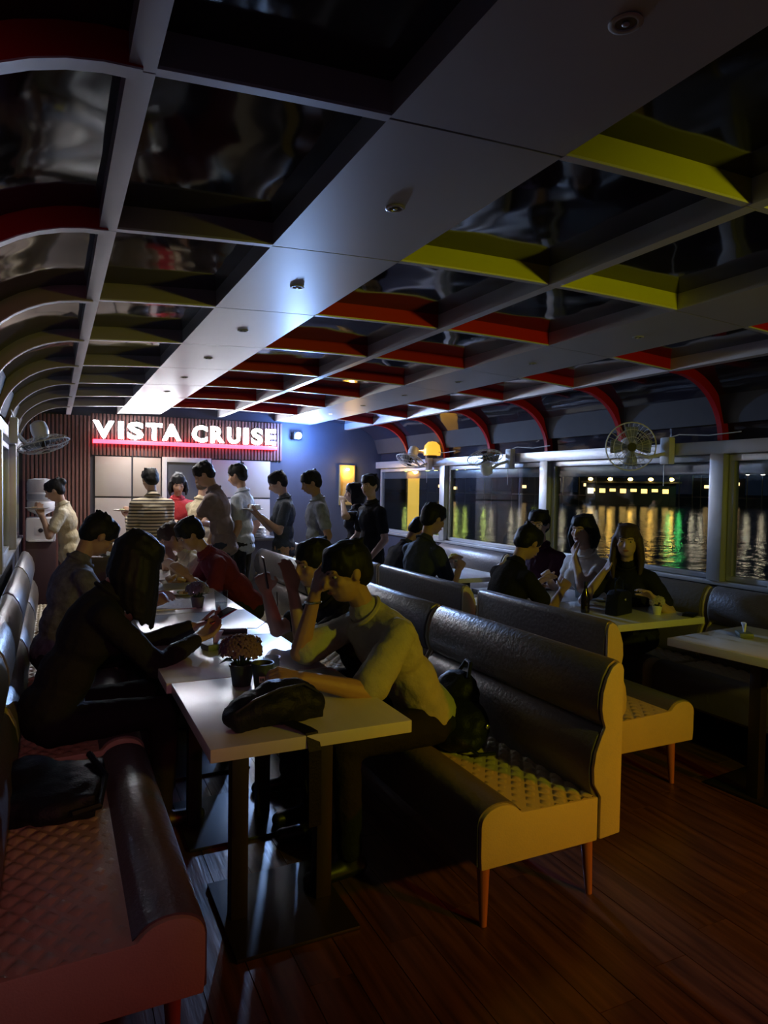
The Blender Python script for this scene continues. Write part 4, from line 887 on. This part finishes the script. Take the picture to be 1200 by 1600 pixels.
# standing at the buffet
gS = 'people standing at the buffet'
o, W, E = person('man in a cream shirt with dark stripes seen from behind', (0.94, 7.62, 0), 8, 'stand', 1.0, head=(18, 6, 0), hl=(0.72, 7.86, 1.20), hr=(1.06, 7.92, 1.10), polel=(-0.1, -0.5, -1), poler=(0.1, -0.5, -1), top=STRIPE, sleeve='long', group=gS, palm=((0, 0, 1), None))
held_plate('white plate held out by the man in the striped shirt', (0.68, 7.96, 1.26))
person('dark-haired person in a red top behind the buffet', (1.30, 8.25, 0), 175, 'stand', 0.98, head=(22, 0, 0), hl=(1.42, 7.98, 1.1), hr=(1.16, 7.98, 1.12), top=REDT, group=gS, hair='bob')
person('person in a cream top between the red top and the tall man', (1.50, 7.90, 0), -60, 'stand', 0.97, head=(20, 0, 0), hl=(1.72, 7.92, 1.12), hr=(1.66, 7.68, 1.1), top=CREAM, group=gS, hairm=BROWNH, hair='short')
person('tall man in a greyish brown shirt bending over the buffet', (1.60, 7.16, 0), 62, 'stand', 1.06, lean=10, head=(34, 12, 0), hl=(1.26, 7.50, 1.05), hr=(1.42, 7.10, 0.92), top=GREYB, bottom=NAVY, group=gS)
person('man in a pale shirt standing close behind the tall man', (1.86, 7.45, 0), 55, 'stand', 1.04, head=(16, 0, 0), top=PALEB, bottom=BLACKT, group=gS)
o, W, E = person('person in a slate shirt and tan trousers carrying a plate', (2.24, 7.15, 0), 78, 'stand', 1.0, head=(26, 0, 0), hl=(1.96, 7.02, 1.24), hr=(1.98, 7.30, 1.24), top=SLATE, bottom=ORANGEP, group=gS, palm=((0, 0, 1), (0, 0, 1)))
held_plate('plate with a folded carton carried by the person in the slate shirt', (1.90, 7.15, 1.30), False); cb = thing('food_carton', 'white folded carton on the plate of the person in slate', 'carton', (1.92, 7.15, 1.308)); MB().prism([(-0.06, 0), (0.06, 0), (0.045, 0.05), (-0.045, 0.05)], -0.045, 0.045).build('carton_body', WHITEP, cb, bevel=0.003); MB().box(-0.045, 0.045, -0.04, 0.04, 0.0505, 0.053).build('lid', WHITEP, cb)
person('person in a pale patterned shirt looking down near the dark wall', (2.40, 6.55, 0), 80, 'stand', 1.0, head=(22, 0, 0), top=mat('pale_patterned_shirt', (0.28, 0.31, 0.38), 0.85, 0, 0.8, 16, 0.2, 50), bottom=NAVY, group=gS)
person('woman in black beside the amber glowing niche', (2.95, 6.82, 0), 70, 'stand', 0.93, head=(6, 0, 0), hl=(2.74, 6.70, 1.40), top=BLACKT, group=gS, hair='bob', female=True, skin='light')
person('man in a dark polo shirt with a bare arm near the far window', (2.90, 6.32, 0), 96, 'stand', 0.98, head=(6, 22, 0), hl=(2.78, 6.10, 0.86), hr=(2.68, 6.58, 0.9), top=DARK2, bottom=BLACKT, group=gS, skin='light')
o, W, E = person('woman in a cream knit top with a hair clip carrying a plate at the left', (0.16, 7.78, 0), 82, 'stand', 0.93, lean=8, head=(26, 0, 0), hl=(-0.10, 7.66, 1.22), hr=(-0.12, 7.86, 1.22), top=CREAM, bottom=KHAKIP, group=gS, hair='bun', female=True, palm=((0, 0, 1), (0, 0, 1)),
       extra=lambda o, HP, Hm, J: MB().ell(HP(0.05, -0.085, 0.065), (0.03, 0.012, 0.03), Hm).build('hair_clip', WHITEP, o))
held_plate('white plate carried by the woman in the cream knit top', (-0.15, 7.74, 1.285))
# right tables
person('person in a dark hooded top with pale print bowed over the table', (2.70, 5.58, 0), -88, 'sit', 1.0, lean=22, head=(48, 0, 0), hl=(3.12, 5.66, 0.9), hr=(3.10, 5.40, 0.9), top=mat('dark_printed_hoodie', (0.05, 0.05, 0.055), 0.85, 0, 0.9, 9, 0.2, 40), sleeve='long')
person('man in a dark t-shirt facing the windows from the middle bench', (2.70, 5.02, 0), -80, 'sit', 1.08, lean=10, head=(20, -4, 0), hl=(3.10, 5.20, 0.9), hr=(3.10, 4.96, 0.88), top=SLATE, vox=0.009)
person('man in a black t-shirt leaning over his plate on the right', (2.68, 3.84, 0), -92, 'sit', 0.98, lean=17, head=(36, 8, 0), hl=(3.16, 4.00, 0.88), hr=(3.18, 3.74, 0.87), top=BLACKT, vox=0.008, skin='tan')
def specs(o, HP, Hm, J):
    b = MB()
    for q in (-1, 1): b.tube([HP(q * 0.032 + 0.022 * math.cos(a * 0.5236), 0.094, 0.004 + 0.017 * math.sin(a * 0.5236)) for a in range(12)], 0.002, 5, True); b.tube([HP(q * 0.054, 0.094, 0.008), HP(q * 0.078, 0.05, 0.008), HP(q * 0.082, -0.005, 0.006)], 0.0018, 5)
    b.tube([HP(-0.010, 0.095, 0.006), HP(0.010, 0.095, 0.006)], 0.002, 5); b.build('glasses', STEEL, o)
person('man with glasses in a dark maroon top by the window', (3.78, 4.62, 0), 100, 'sit', 1.02, lean=10, head=(4, 22, 0), hl=(3.42, 4.50, 0.88), hr=(3.42, 4.78, 0.88), top=K('dark_maroon', (0.06, 0.015, 0.03)), extra=specs, skin='light', vox=0.009)
person('woman in a white pleated blouse with her hand at her mouth', (3.76, 4.06, 0), 95, 'sit', 1.0, lean=9, head=(4, 12, 0), hl=(3.50, 3.98, 1.06), hr=(3.45, 4.22, 0.88), top=WHITEB, hair='bob', female=True, skin='light', sleeve='cap', vox=0.008, palm=((0.7, 0, 0.4), None), curl=(0.8, 0.4), polel=(-0.5, 0.5, -0.9))
person('woman in a black top with a bare neckline at the right table', (3.68, 3.56, 0), 108, 'sit', 0.96, lean=12, head=(6, 22, 0), hl=(3.48, 3.22, 0.88), hr=(3.44, 3.62, 1.0), top=BLACKT, hair='long', female=True, skin='light', sleeve='short', vox=0.008, palm=((0, 0, -1), (-0.5, 0, 0.6)), curl=(0.35, 0.7), hairm=BROWNH)
